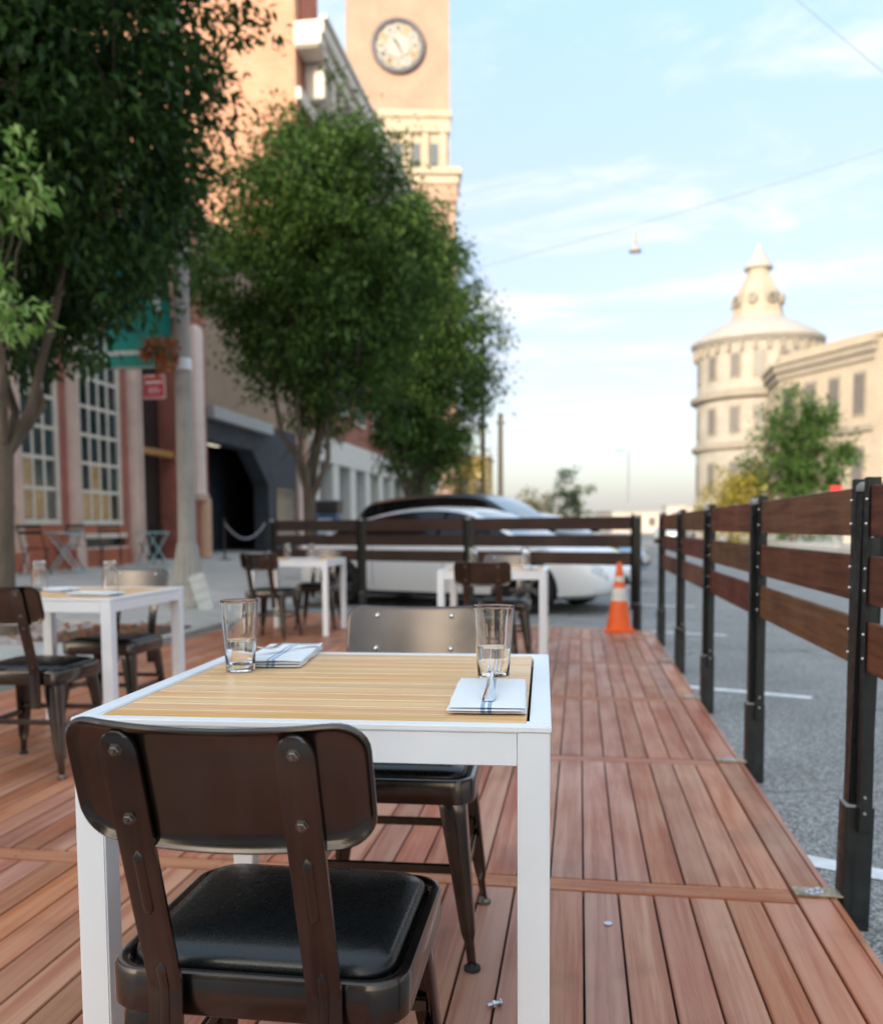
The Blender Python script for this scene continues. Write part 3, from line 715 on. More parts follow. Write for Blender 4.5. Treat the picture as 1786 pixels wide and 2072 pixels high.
make_napkin('white folded napkin behind the left glass on the nearest table', (-.688, 1.985, TT), R(7), w=.135, l=.30, h=.017, seed=5, wave=.004)

def make_fork(label, loc, rz, tilt=0):
    t = thing('fork', label, 'fork', loc, rz, 'steel forks'); t.rotation_euler = (tilt, 0, rz)
    # side profile along +Y: handle end at 0, tines at .195
    m = MB()
    def sect(y, w, z, th): return [(-w, y, z), (-w * .7, y, z + th), (w * .7, y, z + th), (w, y, z), (w * .7, y, z - th * .4), (-w * .7, y, z - th * .4)]
    st = [(0, .004, .0040, .0012), (.003, .0085, .0040, .0016), (.012, .0105, .0042, .002), (.03, .0095, .0055, .0022), (.06, .0062, .0085, .0022), (.09, .0040, .0125, .0022), (.112, .0034, .0155, .0022), (.122, .0042, .0160, .002)]
    m.rings([sect(*q) for q in st]); m.build('handle', m_chrome, t, smooth=50)
    h = MB(); st = [(.120, .0042, .0160, .002), (.128, .0085, .0148, .0016), (.136, .0118, .0130, .0014), (.146, .0125, .0112, .0013)]
    h.rings([sect(*q) for q in st])
    h.build('fork_head', m_chrome, t, smooth=50)
    for k in range(4):
        x = (-1.5 + k) * .0072; q = MB(); rr_ = []
        for y, w, z, th in [(.144, .0026, .0115, .0013), (.165, .0021, .0098, .0012), (.18, .0017, .0125, .001), (.195, .0006, .0185, .0006)]:
            rr_.append([(x + a, b, c_) for a, b, c_ in sect(y, w, z, th)])
        q.rings(rr_); q.build('tine', m_chrome, t, smooth=50)
    return t
make_fork('steel fork with its tines pointing away on the striped napkin, nearest table', (-.150, 1.455, TT + .0105), R(2), R(8))
make_fork('steel fork lying across the left napkin behind the glass', (-.632, 2.085, TT + .0175), R(152))

def set_place(T, dx, dy, lab, seed, gl=True):
    ca, sa = math.cos(T.rotation_euler.z), math.sin(T.rotation_euler.z)
    W = lambda x, y: (T.location.x + ca * x - sa * y, T.location.y + sa * x + ca * y, TT)
    return W
W2 = set_place(T2, 0, 0, '', 0); W3 = set_place(T3, 0, 0, '', 0); W4 = set_place(T4, 0, 0, '', 0)
make_glass('upturned glass on the left table, nearer the picture edge', W2(-.225, .06), inverted=True, group='upturned glasses')
make_glass('upturned glass at the middle of the left table', W2(.165, .035), inverted=True, group='upturned glasses')
make_napkin('folded napkin at the front corner of the left table', W2(.22, -.20), R(80), seed=8, h=.016, w=.12, l=.25)
make_napkin('folded napkin behind the chair back on the left table', W2(-.12, .05), R(60), seed=9, h=.016, w=.12, l=.25)
make_glass('upturned glass on the small far left table, near its left end', W3(-.16, .12), inverted=True, group='upturned glasses')
make_glass('upturned glass in the middle of the small far left table', W3(.16, -.12), inverted=True, group='upturned glasses')
make_napkin('folded napkin on the small far left table', W3(.12, -.27), R(88), seed=11, h=.016)
make_glass('upturned glass left of the chair back on the middle distance table', W4(-.18, .10), inverted=True, group='upturned glasses')
make_glass('upturned glass right of the chair back on the middle distance table', W4(.22, .08), inverted=True, group='upturned glasses')
make_napkin('folded napkin right of the chair back on the middle distance table', W4(.27, -.14), R(4), seed=12, h=.016, w=.11, l=.22)
make_napkin('folded napkin left of the chair back on the middle distance table', W4(-.24, -.14), R(4), seed=13, h=.016, w=.11, l=.22)

# small hardware lying on the deck
t = thing('dropped_bolt', 'small steel bolt with a nut lying on the planks right of the near chair', 'bolt', (-.181, 1.862, .0))
q = Matrix.Translation((0, 0, .0075)) @ Matrix.Rotation(R(35), 4, 'Z') @ Matrix.Rotation(R(90), 4, 'Y')
MB().lathe([(.0045, -.016), (.0045, .014)], 10, mt=q).build('shank', m_zinc, t, smooth=40)
MB().lathe([(.0078, -.004), (.0078, .003)], 6, mt=q).build('nut', m_zinc, t)
MB().lathe([(.0075, .014), (.0075, .018), (.004, .0195)], 12, mt=q).build('bolt_head', m_zinc, t, smooth=30)
t = MB().lathe([(.0105, 0), (.0105, .002), (.0045, .0024), (.0045, .0018)], 20, (0, 0, 0)).build('dropped_washer', m_zinc, None, (.079, 2.310, .001), smooth=40)
tag(t, 'small steel washer lying on the planks right of the near table leg', 'washer')
#%%PART2

# ------------------------------------------------------------------ traffic cone
t = thing('traffic_cone', 'orange traffic cone with white bands at the far end of the deck', 'cone', (.395, 9.02, .0))
MB().box((0, 0, .012), (.30, .30, .024)).build('cone_base', m_orange, t, bevel=.01, segs=2)
def cr_(z): return .125 - (z - .02) * (.125 - .025) / .66
def cone_piece(name, z0, z1, mat, out=0):
    MB().lathe([(cr_(z0) + out, z0), (cr_(z1) + out, z1)], 28, cap0=False, cap1=False).build(name, mat, t, smooth=50)
MB().lathe([(cr_(.02), .02), (cr_(.68), .68), (.020, .695), (.012, .695)], 28, cap0=False).build('cone_body', m_orange, t, smooth=50)
cone_piece('reflective_band', .31, .44, m_refl, .003); cone_piece('reflective_band', .505, .555, m_refl, .003)

# ------------------------------------------------------------------ trees
def leaf_quads(mb, p, d, nrm, L, W):
    """one leaf folded along its midrib: 4 outline points"""
    s = d.cross(nrm).normalized()
    dr = Vector((0, 0, -.18 * L))
    mb.v += [tuple(p), tuple(p + d * L * .45 + s * W * .5 + nrm * W * .12), tuple(p + d * L + dr), tuple(p + d * L * .45 - s * W * .5 + nrm * W * .12)]
    b = len(mb.v) - 4
    mb.f += [(b, b + 1, b + 2), (b, b + 2, b + 3)]; mb.m += [0, 0]
def fast_mesh(mb, name, mat):
    me = bpy.data.meshes.new(name); me.from_pydata(mb.v, [], mb.f); me.materials.append(mat); me.update(); return me
def rvec(rnd):
    while True:
        v = Vector((rnd.uniform(-1, 1), rnd.uniform(-1, 1), rnd.uniform(-1, 1)))
        if .05 < v.length < 1: return v.normalized()
def crown_clumps(rnd, c, rad, n, shell=.55, egg=0.0):
    out = []
    while len(out) < n:
        v = rvec(rnd); f = shell + (1 - shell) * rnd.random() ** .6
        if rnd.random() < .34: f = rnd.uniform(.15, shell)
        elif rnd.random() < .12: f *= rnd.uniform(1.08, 1.24)
        z = v.z
        sq = 1 - egg * max(0, z) - .10 * max(0, -z); f *= 1 + .24 * mnoise.noise(v * 2.3 + c) + .12 * mnoise.noise(v * 5.1 + c)
        out.append((Vector((c.x + v.x * rad.x * f * sq, c.y + v.y * rad.y * f * sq, c.z + z * rad.z * f)), v, f))
    return out
def leaves(mb, rnd, clumps, per, cr, L, droop=.25):
    for p, v, f in clumps:
        r = cr * rnd.uniform(.65, 1.35)
        axis = (v + rvec(rnd) * .7 + Vector((0, 0, .1))).normalized()
        for _ in range(int(per * rnd.uniform(.6, 1.4))):
            q = rvec(rnd) * r * rnd.random() ** .5
            q = q + axis * r * rnd.uniform(-.3, .9); q.z *= .75
            d = (axis * .7 + rvec(rnd) * .9 + Vector((0, 0, -droop))).normalized()
            nr = (Vector((0, 0, 1)) + rvec(rnd) * .75).normalized()
            if abs(d.dot(nr)) > .95: continue
            ll = L * rnd.uniform(.65, 1.25)
            leaf_quads(mb, p + q, d, nr, ll, ll * rnd.uniform(.38, .52))
def limb(mb, rnd, a, b, r0, r1, n=5, wob=.06):
    pts = []; rads = []
    a, b = Vector(a), Vector(b); L = (b - a).length
    for k in range(n + 1):
        f = k / n; p = a.lerp(b, f)
        if 0 < k < n: p += rvec(rnd) * wob * L
        pts.append(p); rads.append(r0 + (r1 - r0) * f)
    mb.tube(pts, rads, 7); return pts
def make_tree(name, label, base, height, c0, rad, nclump, per, L, mat, seed, trunk_r=.11, fork=1.5, cr=.42, egg=.25, group='street trees along the pavement', shell=.55, extra=None, lean=(0, 0)):
    rnd = random.Random(seed)
    t = thing(name, label, 'tree', base, 0, group)
    c0 = Vector(c0); rad = Vector(rad)
    tr = MB(); top = Vector((lean[0], lean[1], fork))
    tr.tube([(0, 0, -.1), (lean[0] * .1, 0, .12), (lean[0] * .5, lean[1] * .5, fork * .55), top], [trunk_r * 1.5, trunk_r * 1.1, trunk_r, trunk_r * 1.08], 10)
    tr.build('trunk', m_bark, t, smooth=60)
    lb = MB()
    nl = 7
    for k in range(nl):
        a = 2 * math.pi * k / nl + rnd.uniform(-.3, .3)
        e = Vector((c0.x + math.cos(a) * rad.x * .62, c0.y + math.sin(a) * rad.y * .62, c0.z + rad.z * rnd.uniform(-.25, .35)))
        l_ = MB(); pts = limb(l_, rnd, top - Vector((0, 0, rnd.uniform(.05, .35))), e, trunk_r * .55, trunk_r * .12, 6, .05)
        for j in (2, 3, 4, 5):
            for _ in range(2):
                e2 = pts[j] + (rvec(rnd) + (pts[j] - c0).normalized() * .6 + Vector((0, 0, .5))) * rad.x * .32
                limb(l_, rnd, pts[j], e2, trunk_r * .2, trunk_r * .05, 3, .06)
        o = l_.build('limb', m_bark, t, smooth=60)
    lf = MB()
    leaves(lf, rnd, crown_clumps(rnd, c0, rad, nclump, shell, egg), per, cr, L)
    if extra: extra(lf, rnd)
    o = ob('crown', fast_mesh(lf, 'crown', mat), t); o['kind'] = 'stuff'
    return t
zt = sz(-4.9)
make_tree('street_tree', 'big dark street tree filling the upper left corner', (-5.28, 7.45, zt), 7, (.18, .1, 5.3), (1.85, 1.95, 2.55), 980, 80, .112, m_leafA, 3, .09, 1.75, .37, .0, lean=(.05, 0))
make_tree('street_tree', 'leafy street tree standing right of the grey lamp post', (-4.9, 15.7, zt), 9, (.30, 0, 5.6), (2.0, 2.0, 2.6), 900, 92, .115, m_leafB, 11, .11, 1.7, .38, .30)
make_tree('street_tree', 'street tree farther along, its crown overlapping the clock tower base', (-4.75, 25.1, zt), 9, (.25, 0, 6.0), (2.05, 2.05, 3.7), 700, 86, .14, m_leafB, 23, .12, 1.6, .44, .35)
# low front sprays: pale undersides, plus sky light put into the leaf colour
def spray(label, base, tip, clumps, mat, seed, L=.10, n=46, cr=.20):
    rnd = random.Random(seed)
    t = thing('low_branch', label, 'branch', base)
    b = MB(); B = Vector(base); limb(b, rnd, (0, 0, 0), Vector(tip) - B, .016, .006, 6, .03)
    for p, s in clumps: limb(b, rnd, (Vector(tip) - B) * .55, Vector(p) - B, .009, .003, 4, .05)
    b.build('twig', m_bark, t, smooth=60)
    lf = MB()
    for p, s in clumps:
        p = Vector(p) - B
        leaves(lf, rnd, [(p + rvec(rnd) * s * .8, rvec(rnd), 1) for _ in range(7)], n, cr * s / .3, L, .35)
    o = ob('leaves', fast_mesh(lf, 'leaves', mat), t); o['kind'] = 'stuff'
spray('pale green spray of leaves hanging at the left edge before the dark tree', (-4.86, 6.9, 2.2), (-4.15, 6.15, 3.45),
      [((-4.22, 6.05, 3.72), .26), ((-4.36, 6.05, 3.52), .24), ((-4.02, 6.1, 3.42), .20), ((-4.22, 6.0, 2.78), .24), ((-4.10, 6.0, 2.62), .20), ((-4.3, 6.0, 2.95), .18)], m_leafC, 5, L=.10, n=15)

# fallen leaves in the nearest tree pit
lit = MB(); rnd = random.Random(4)
for _ in range(420):
    p = Vector((rnd.uniform(-5.4, -3.95), rnd.uniform(6.7, 8.5), .068)); 
    if p.y < 7.0: p.z = sz(p.x) + .004
    d = Vector((rnd.uniform(-1, 1), rnd.uniform(-1, 1), rnd.uniform(0, .3))).normalized()
    leaf_quads(lit, p + Vector((0, 0, .012)), d, Vector((rnd.uniform(-.4, .4), rnd.uniform(-.4, .4), 1)).normalized(), .06, .035)
tag(ob('fallen_leaves', fast_mesh(lit, 'fallen_leaves', m_leafBr)), 'brown fallen leaves in the soil under the nearest tree', 'leaves', kind='stuff')
for k, (x, y, s) in enumerate([(-1.55, 4.35, .022), (-2.6, 6.4, .03), (-1.9, 6.0, .03), (-3.1, 5.2, .03), (-2.2, 7.2, .035), (-1.4, 3.0, .02), (-3.3, 6.9, .035)]):
    l = MB(); leaf_quads(l, Vector((0, 0, .004)), Vector((math.cos(k * 2), math.sin(k * 2), .12)).normalized(), Vector((.1, .1, 1)).normalized(), s * 1.6, s)
    tag(ob('dry_leaf', fast_mesh(l, 'dry_leaf', m_leafY), None, (x, y, .0015)), 'small dry leaf on the planks ' + ['just right of the left table', 'in the middle of the deck behind the left table', 'right of the lone leaf behind the left table', 'near the left deck edge by the left table', 'before the small far left table', 'beside the left side of the nearest table', 'at the left deck edge before the lamp post'][k], 'leaf', 'dry leaves scattered on the deck')

# ------------------------------------------------------------------ lamp post, banner
m_lamp = M('lamp_grey', (.38, .36, .335), .6, var=.15, vs=5, bump=.1, bs=60)
m_teal = M('banner_teal', (.008, .28, .255), .7, var=.12, vs=3)
m_txt = M('print_white', (.75, .8, .8), .7, var=.05)
lp_ = thing('lamp_post', 'grey fluted street lamp post rising into the leaves', 'lamp post', (-4.80, 10.33, sz(-4.8)))
MB().lathe([(.145, .34), (.135, .42), (.118, .55), (.105, .8), (.098, 1.4), (.092, 3.0), (.082, 7.6)], 64, mod=lambda i, n: 1 + .055 * (1 if i % 4 in (0, 1) else -1)).build('shaft', m_lamp, lp_, smooth=30)
MB().lathe([(.27, 0), (.27, .10), (.245, .115), (.235, .26), (.20, .30), (.165, .345), (.14, .36)], 8).build('pedestal', m_lamp, lp_, bevel=.008)
MB().lathe([(.20, .30), (.17, .40), (.150, .56), (.125, .74), (.105, .80)], 64, mod=lambda i, n: 1 + .06 * (1 if i % 4 in (0, 1) else -1)).build('flared_base', m_lamp, lp_, smooth=30)
MB().lathe([(.105, 2.90), (.108, 2.92), (.108, 3.02), (.105, 3.04)], 28).build('clamp_band', M('clamp_white', (.72, .74, .78), .5, var=.05), lp_, smooth=40)
MB().lathe([(.105, 4.72), (.108, 4.74), (.108, 4.84), (.105, 4.86)], 28).build('clamp_band', m_lamp, lp_, smooth=40)
hd_ = MB(); hd_.lathe([(.07, 7.6), (.10, 7.65), (.08, 7.72), (.20, 7.85), (.24, 8.15), (.17, 8.45), (.06, 8.6), (.01, 8.7)], 20); hd_.build('lamp_head', M('lamp_globe', (.7, .7, .66), .4, var=.05), lp_, smooth=40)
bn = thing('street_banner', 'teal banner with white lettering hanging from the lamp post', 'banner', (-4.80, 10.33, sz(-4.8)))
pm_ = MB(); nx, nz = 12, 22
vsb = []
for j in range(nz + 1):
    for i in range(nx + 1):
        x = -.13 - .86 * i / nx; z = 2.93 + 1.85 * j / nz
        vsb.append((x, -.02 + .018 * math.sin(i * .9 + j * .35) * (j / nz) * (1 - j / nz) * 4, z))
for sgn in (0, .004):
    pm_.add([(x, y + sgn, z) for x, y, z in vsb], [(j * (nx + 1) + i, j * (nx + 1) + i + 1, (j + 1) * (nx + 1) + i + 1, (j + 1) * (nx + 1) + i) for j in range(nz) for i in range(nx)])
pm_.build('cloth', m_teal, bn, smooth=60)
for z in (2.95, 4.77): MB().tube([(-.09, -.02, z), (-1.03, -.02, z)], .014, 8).build('banner_arm', m_lamp, bn, smooth=50)
rnd = random.Random(9)
z = 3.62
for k in range(9):     # upright lettering, too blurred in the photograph to read
    hgt = rnd.uniform(.05, .09)
    MB().bb(-.335, -.245, -.047, -.043, z, z + hgt * .75).build('letter', m_txt, bn); z += hgt + .012
x = -.95
for k in range(10):
    w = rnd.uniform(.035, .06); MB().bb(x, x + w, -.047, -.043, 3.10, 3.155).build('letter', m_txt, bn); x += w + .012
# access cover leaning on the pedestal
cv = thing('cover_plate', 'pale metal cover plate leaning on the lamp post base', 'plate', (-4.475, 10.12, sz(-4.47)), R(12))
q = Matrix.Rotation(R(-17), 4, 'Y') @ Matrix.Rotation(R(-6), 4, 'X')
MB().box((0, 0, .225), (.19, .015, .45), q).build('sheet', M('plate_pale', (.50, .55, .56), .5, .2, var=.12, vs=6), cv, bevel=.003)
for zz in (.12, .24, .36): MB().box((0, -.011, zz), (.17, .006, .012), q).build('crease', m_lamp, cv)
# withered sprig on the lamp post
ws = thing('withered_sprig', 'withered orange brown leaves hanging beside the lamp post band', 'dead leaves', (-4.80, 10.20, 3.0 + sz(-4.8)))
rnd = random.Random(12); b = MB(); b.tube([(-.02, 0, .0), (-.15, -.06, .10), (-.28, -.09, .12)], [.008, .006, .004], 6); b.build('stem', m_bark, ws, smooth=60)
lf = MB(); leaves(lf, rnd, [(Vector((-.18 + rnd.uniform(-.17, .17), -.08 + rnd.uniform(-.1, .05), .10 + rnd.uniform(-.20, .22))), rvec(rnd), 1) for _ in range(30)], 9, .075, .10, .8)
o = ob('leaves', fast_mesh(lf, 'leaves', m_leafBr), ws); o['kind'] = 'stuff'

# ------------------------------------------------------------------ buildings on the left
XF = -9.8
m_red = M('red_terracotta', (.40, .14, .10), .8, var=.18, vs=2.5, bump=.1, bs=50)
m_redl = M('red_base', (.50, .15, .08), .8, var=.15, vs=2.5)
m_pink = M('pink_terracotta', (.63, .45, .375), .75, var=.14, vs=2.5, bump=.08, bs=40)
m_cream = M('cream_trim', (.76, .67, .57), .6, var=.10, vs=4)
m_pane = M('dark_window_glass', (.030, .048, .052), .12, var=.5, vs=1.2, spec=.6, orand=.5)
m_lit = M('lit_window_glass', (.13, .09, .045), .25, var=.7, vs=3.0, emit=((1.0, .66, .32), .045), orand=.4)
m_brown = M('brown_door', (.030, .020, .018), .5, var=.2)
m_navy = M('navy_paint', (.016, .024, .034), .45, var=.3, vs=1.5, rvar=.15)
m_grey = M('grey_render', (.040, .046, .058), .8, var=.2, vs=1.5)
m_tan = M('tan_render', (.36, .245, .165), .85, var=.12, vs=1.2, bump=.08, bs=30)
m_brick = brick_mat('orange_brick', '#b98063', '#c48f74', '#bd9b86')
m_brickd = brick_mat('shaded_brick', '#8d4c3b', '#9c5844', '#8a6a5c')
hall = thing('terracotta_building', 'red and pink terracotta building with tall gridded windows at the left', 'building', (XF, 0, 0))
# local axes: +X towards the street, y as world. Wall pieces leave the real openings
def wallp(x0, x1, y0, y1, z0, z1, mat=m_red, name='wall', parent=hall): return MB().bb(x0, x1, y0, y1, z0, z1).build(name, mat, parent)
WINS = [(14.45, 15.70), (16.36, 18.02)]
wallp(-.6, 0, 6.0, 14.45, .2, 9.5); wallp(-.6, 0, 15.70, 16.36, .2, 9.5); wallp(-.6, 0, 18.02, 18.85, .2, 9.5); wallp(-.6, 0, 20.9, 22.45, .2, 9.5)
for (a, b) in WINS: wallp(-.6, 0, a, b, 6.55, 9.5)
wallp(-.6, 0, WINS[0][0], WINS[0][1], .2, 1.13, m_redl); wallp(-.6, 0, WINS[1][0], WINS[1][1], .98, 1.13, m_redl); wallp(-.6, 0, WINS[1][0], WINS[1][1], .2, .62, m_red)
wallp(-.6, 0, 18.85, 20.9, 6.2, 9.5)
MB().bb(-9, -.61, 6.0, 22.4, .2, 9.4).build('building_core', m_brown, hall)
MB().bb(-.05, .16, 6.0, 18.0, .2, .66).build('plinth', m_redl, hall, bevel=.02)
for (a, b) in ((.70, .78), (1.06, 1.13), (1.38, 1.5)): MB().bb(.0, .06, 6.0, 14.4, a, b).build('moulding', m_red, hall, bevel=.01)
for wi, (a, b) in enumerate(WINS):
    cols, rows = (4, 9) if wi else (3, 9)
    fr = MB(); z0, z1 = 1.16, 6.5; fw_ = .10
    fr.bb(-.16, -.04, a, a + fw_, z0, z1); fr.bb(-.16, -.04, b - fw_, b, z0, z1); fr.bb(-.16, -.04, a + fw_, b - fw_, z0, z0 + .12); fr.bb(-.16, -.04, a + fw_, b - fw_, z1 - .1, z1)
    w = MB().bb(-.17, -.03, a, b, z0 - .01, z0 + .10).build('window', m_cream, hall)
    MB().bb(-.16, -.04, a, a + fw_, z0 + .11, z1).build('jamb', m_cream, w); MB().bb(-.16, -.04, b - fw_, b, z0 + .11, z1).build('jamb', m_cream, w); MB().bb(-.16, -.04, a + fw_, b - fw_, z1 - .1, z1).build('head', m_cream, w)
    ya, yb, za, zb = a + fw_, b - fw_, z0 + .10, z1 - .10
    pw_, ph_ = (yb - ya) / cols, (zb - za) / rows
    for c in range(1, cols): MB().bb(-.13, -.07, ya + c * pw_ - .03, ya + c * pw_ + .03, za, zb).build('mullion', m_cream, w)
    for r in range(1, rows): MB().bb(-.125, -.075, ya, yb, za + r * ph_ - .035, za + r * ph_ + .035).build('glazing_bar', m_cream, w)
    pmD = MB().bb(-.105, -.095, -pw_ / 2 + .02, pw_ / 2 - .02, -ph_ / 2 + .02, ph_ / 2 - .02)
    md, ml = pmD.mesh('pane', m_pane), pmD.mesh('pane', m_lit)
    for c in range(cols):
        for r in range(rows):
            ob('pane', ml if (r == 0 and c < cols - 1) or (r == 1 and (c * 3 + wi) % 4 == 0) else md, w, (0, ya + (c + .5) * pw_, za + (r + .5) * ph_))
bw = MB().bb(-.02, .05, 16.36, 18.02, .88, .98).build('window', m_cream, hall); MB().bb(-.02, .07, 16.36, 18.02, .62, .70).build('sill', m_cream, bw); MB().bb(-.2, -.15, 16.36, 18.02, .70, .88).build('pane', m_pane, bw)
def column(y, r, z1, mat=m_pink, x=.02):
    c = MB(); c.lathe([(r * 1.35, .22), (r * 1.35, .62), (r * 1.2, .68), (r * 1.28, .78), (r * 1.05, .88), (r, .95), (r * .95, z1)], 20, (x, y, 0)); c.build('column', mat, hall, smooth=35)
for y in (16.03, 18.38, 18.70): column(y, .16 if y != 18.70 else .10, 9.0)
column(14.25, .12, 9.0)
# entrance recess with dark doors, a timber lintel bar and the red notice
MB().bb(-1.2, -1.1, 18.85, 20.9, .2, 6.2).build('door', m_brown, hall)
dr = MB().bb(-1.09, -1.05, 18.95, 20.8, .3, 2.75).build('door_leaf', M('door_leaf', (.055, .045, .042), .5, var=.2), hall)
for yy in (19.4, 19.87, 20.34): MB().bb(-1.05, -1.02, yy - .012, yy + .012, .35, 2.7).build('door_joint', m_brown, hall)
MB().bb(-.35, -.2, 18.86, 20.89, 2.82, 2.98).build('lintel', M('timber_lintel', (.45, .22, .07), .6, var=.15), hall, bevel=.01)
sg = thing('notice_sign', 'red notice sign with white lettering hung out above the dark doorway', 'sign', (-9.46, 18.86, 4.25))
m_sred = M('sign_red', (.55, .02, .02), .5, var=.06)
MB().bb(-.27, .27, .0, .02, -.27, .27).build('sign_border', M('sign_pink', (.72, .40, .38), .5, var=.05), sg, bevel=.006)
MB().bb(-.225, .225, -.008, -.001, -.21, .21).build('sign_panel', m_sred, sg)
MB().bb(-.36, -.27, .005, .015, -.02, .02).build('bracket', m_lamp, sg)
x = -.2; rnd = random.Random(2)
while x < .17:
    w = rnd.uniform(.035, .05); MB().bb(x, x + w, -.012, -.008, .07, .13).build('letter', m_txt, sg); x += w + .014
for zz in (-.02, -.075, -.13):
    x = -.15
    while x < .13:
        w = rnd.uniform(.02, .05); MB().bb(x, x + w, -.012, -.008, zz - .011, zz + .011).build('letter', m_txt, sg); x += w + .014
# pale round downpipe column at the corner
dp = thing('corner_pipe', 'tall pale pink round pipe column between the terracotta and dark buildings', 'pipe', (XF + .25, 21.3, .33))
MB().lathe([(.20, 1.62), (.19, 1.7), (.19, 5.6), (.17, 5.75), (.05, 5.82)], 24).build('shaft', M('pale_pink_paint', (.78, .62, .56), .6, var=.08), dp, smooth=40)
MB().lathe([(.235, 1.45), (.25, 1.50), (.25, 1.60), (.20, 1.64)], 24).build('collar', m_pink, dp, smooth=40)
MB().lathe([(.16, 0), (.16, 1.5)], 24, (.10, .12, 0)).build('base_pipe', M('sunlit_peach', (.62, .38, .26), .6, var=.1), dp, smooth=40)  # warm sunlight put into the lower pipe's peach colour

dk = thing('dark_storefront', 'dark navy storefront with a chamfered opening and tan wall above', 'building', (XF - .05, 22.5, 0))
def dkp(n, x0, x1, y0, y1, z0, z1, m): return MB().bb(x0, x1, y0, y1, z0, z1).build(n, m, dk)
dkp('upper_wall', -6, 0, 0, 8.05, 4.35, 9.3, m_tan); dkp('fascia', -.1, .25, 0, 4.6, 4.02, 4.34, M('pale_fascia', (.42, .42, .42), .6, var=.08))
dkp('wall', -.5, 0, 4.75, 8.05, .2, 4.34, m_grey); dkp('wall', -.5, 0, 0, 4.75, 3.45, 4.02, m_grey)
o = MB(); o.prism([(3.35, 3.46), (4.76, 3.46), (4.76, 2.45)], -.5, 0); me = o.mesh('wall_corner', m_grey)
for v in me.vertices: a, b, c = v.co; v.co = (c, a, b)
ob('wall_corner', me, dk)
dkp('recess_back', -1.6, -1.5, 0, 4.75, .2, 3.45, m_navy); dkp('door', -1.5, -1.44, .5, 2.2, .3, 2.6, M('dark_door', (.025, .03, .033), .35, var=.2)); dkp('door', -1.5, -1.44, 2.3, 4.0, .3, 2.6, m_navy)
dkp('roof_light', -.55, -.42, .9, 1.9, 3.42, 3.46, M('lamp_strip', (.7, .68, .5), .5, emit=((1, .92, .65), .3)))
dkp('building_core', -8, -1.7, 0, 8, .2, 9.2, m_brown)
dkp('display_window', .0, .03, 5.4, 7.4, .55, 2.4, M('dark_shop_glass', (.02, .035, .045), .1, var=.4))
dkp('pilaster', -.1, .12, 7.55, 8.0, .2, 4.3, m_pink)
# rope barrier before it
for k, (x, y) in enumerate([(-8.9, 21.3), (-8.55, 23.3)]):
    t = thing('rope_stanchion', ['dark rope stanchion beside the pale pipe column', 'dark rope stanchion before the navy storefront'][k], 'stanchion', (x, y, sz(x)), group='rope stanchions')
    MB().lathe([(.17, 0), (.17, .015), (.05, .035), (.025, .05), (.025, .95), (.035, .97), (.04, 1.0), (.02, 1.04)], 16).build('pole', m_brown, t, smooth=40)
a, b = Vector((-8.9, 21.3, 1.0 + sz(-8.9) - .06)), Vector((-8.55, 23.3, 1.0 + sz(-8.55) - .06))
rp = MB(); rp.tube([a.lerp(b, k / 12) - Vector((0, 0, .42 * (1 - (2 * k / 12 - 1) ** 2))) for k in range(13)], .028, 8)
tag(rp.build('barrier_rope', M('grey_rope', (.26, .26, .28), .8), None, smooth=60), 'grey rope drooping between two dark stanchions', 'rope')

# tall brick building: sunlit end wall, street front's shade put into darker brick
tb = thing('brick_building', 'tall orange brick building with a cream bracketed cornice', 'building', (XF, 30.6, 0))
def tbp(n, x0, x1, y0, y1, z0, z1, m, bv=0): return MB().bb(x0, x1, y0, y1, z0, z1).build(n, m, tb, bevel=bv)
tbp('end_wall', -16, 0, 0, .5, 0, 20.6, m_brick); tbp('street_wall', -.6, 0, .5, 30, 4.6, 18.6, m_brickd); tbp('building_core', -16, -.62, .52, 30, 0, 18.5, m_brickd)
tbp('coping', -16, .08, -.08, .55, 20.6, 20.85, m_redl); tbp('parapet', -.7, .06, .56, 2.6, 18.7, 21.0, m_redl)
m_corn = M('cornice_stone', (.66, .60, .53), .7, var=.1, vs=1)
tbp('cornice', .0, 1.05, -.05, 30, 18.05, 18.5, m_corn, .04); tbp('cornice', .0, .85, .0, 30, 17.65, 18.03, m_corn, .03); tbp('frieze', .0, .18, .0, 30, 15.9, 16.35, m_corn)
tbp('cornice_end', -.02, .95, -.08, .5, 17.7, 18.52, m_corn, .03); tbp('gutter', .9, 1.15, -.02, 30, 18.52, 18.66, m_corn)
brk = MB().bb(.0, .72, -.16, .16, 16.4, 17.62).mesh('cornice_bracket', m_corn, bevel=.03)
for k in range(24): ob('cornice_bracket', brk, tb, (0, 1.2 + k * 1.2, 0))
for k in range(9):
    for z in (5.6, 9.2, 12.6):
        w = MB().bb(-.01, .06, 1.4 + k * 3.2, 3.0 + k * 3.2, z, z + 2.3).build('window', m_corn, tb)
        MB().bb(.05, .075, 1.52 + k * 3.2, 2.88 + k * 3.2, z + .12, z + 2.18).build('pane', m_pane, w)
# its pale shopfronts at street level
m_wst = M('white_shopfront', (.62, .60, .56), .6, var=.08)
tbp('shopfront_lintel', -.5, .25, .5, 30, 3.6, 4.58, m_wst)
for k in range(11):
    tbp('shopfront_pier', -.5, .2, .6 + k * 2.7, 1.5 + k * 2.7, .2, 3.6, m_wst); tbp('shop_window', -.35, -.3, 1.5 + k * 2.7, 3.3 + k * 2.7, .7, 3.6, m_pane)

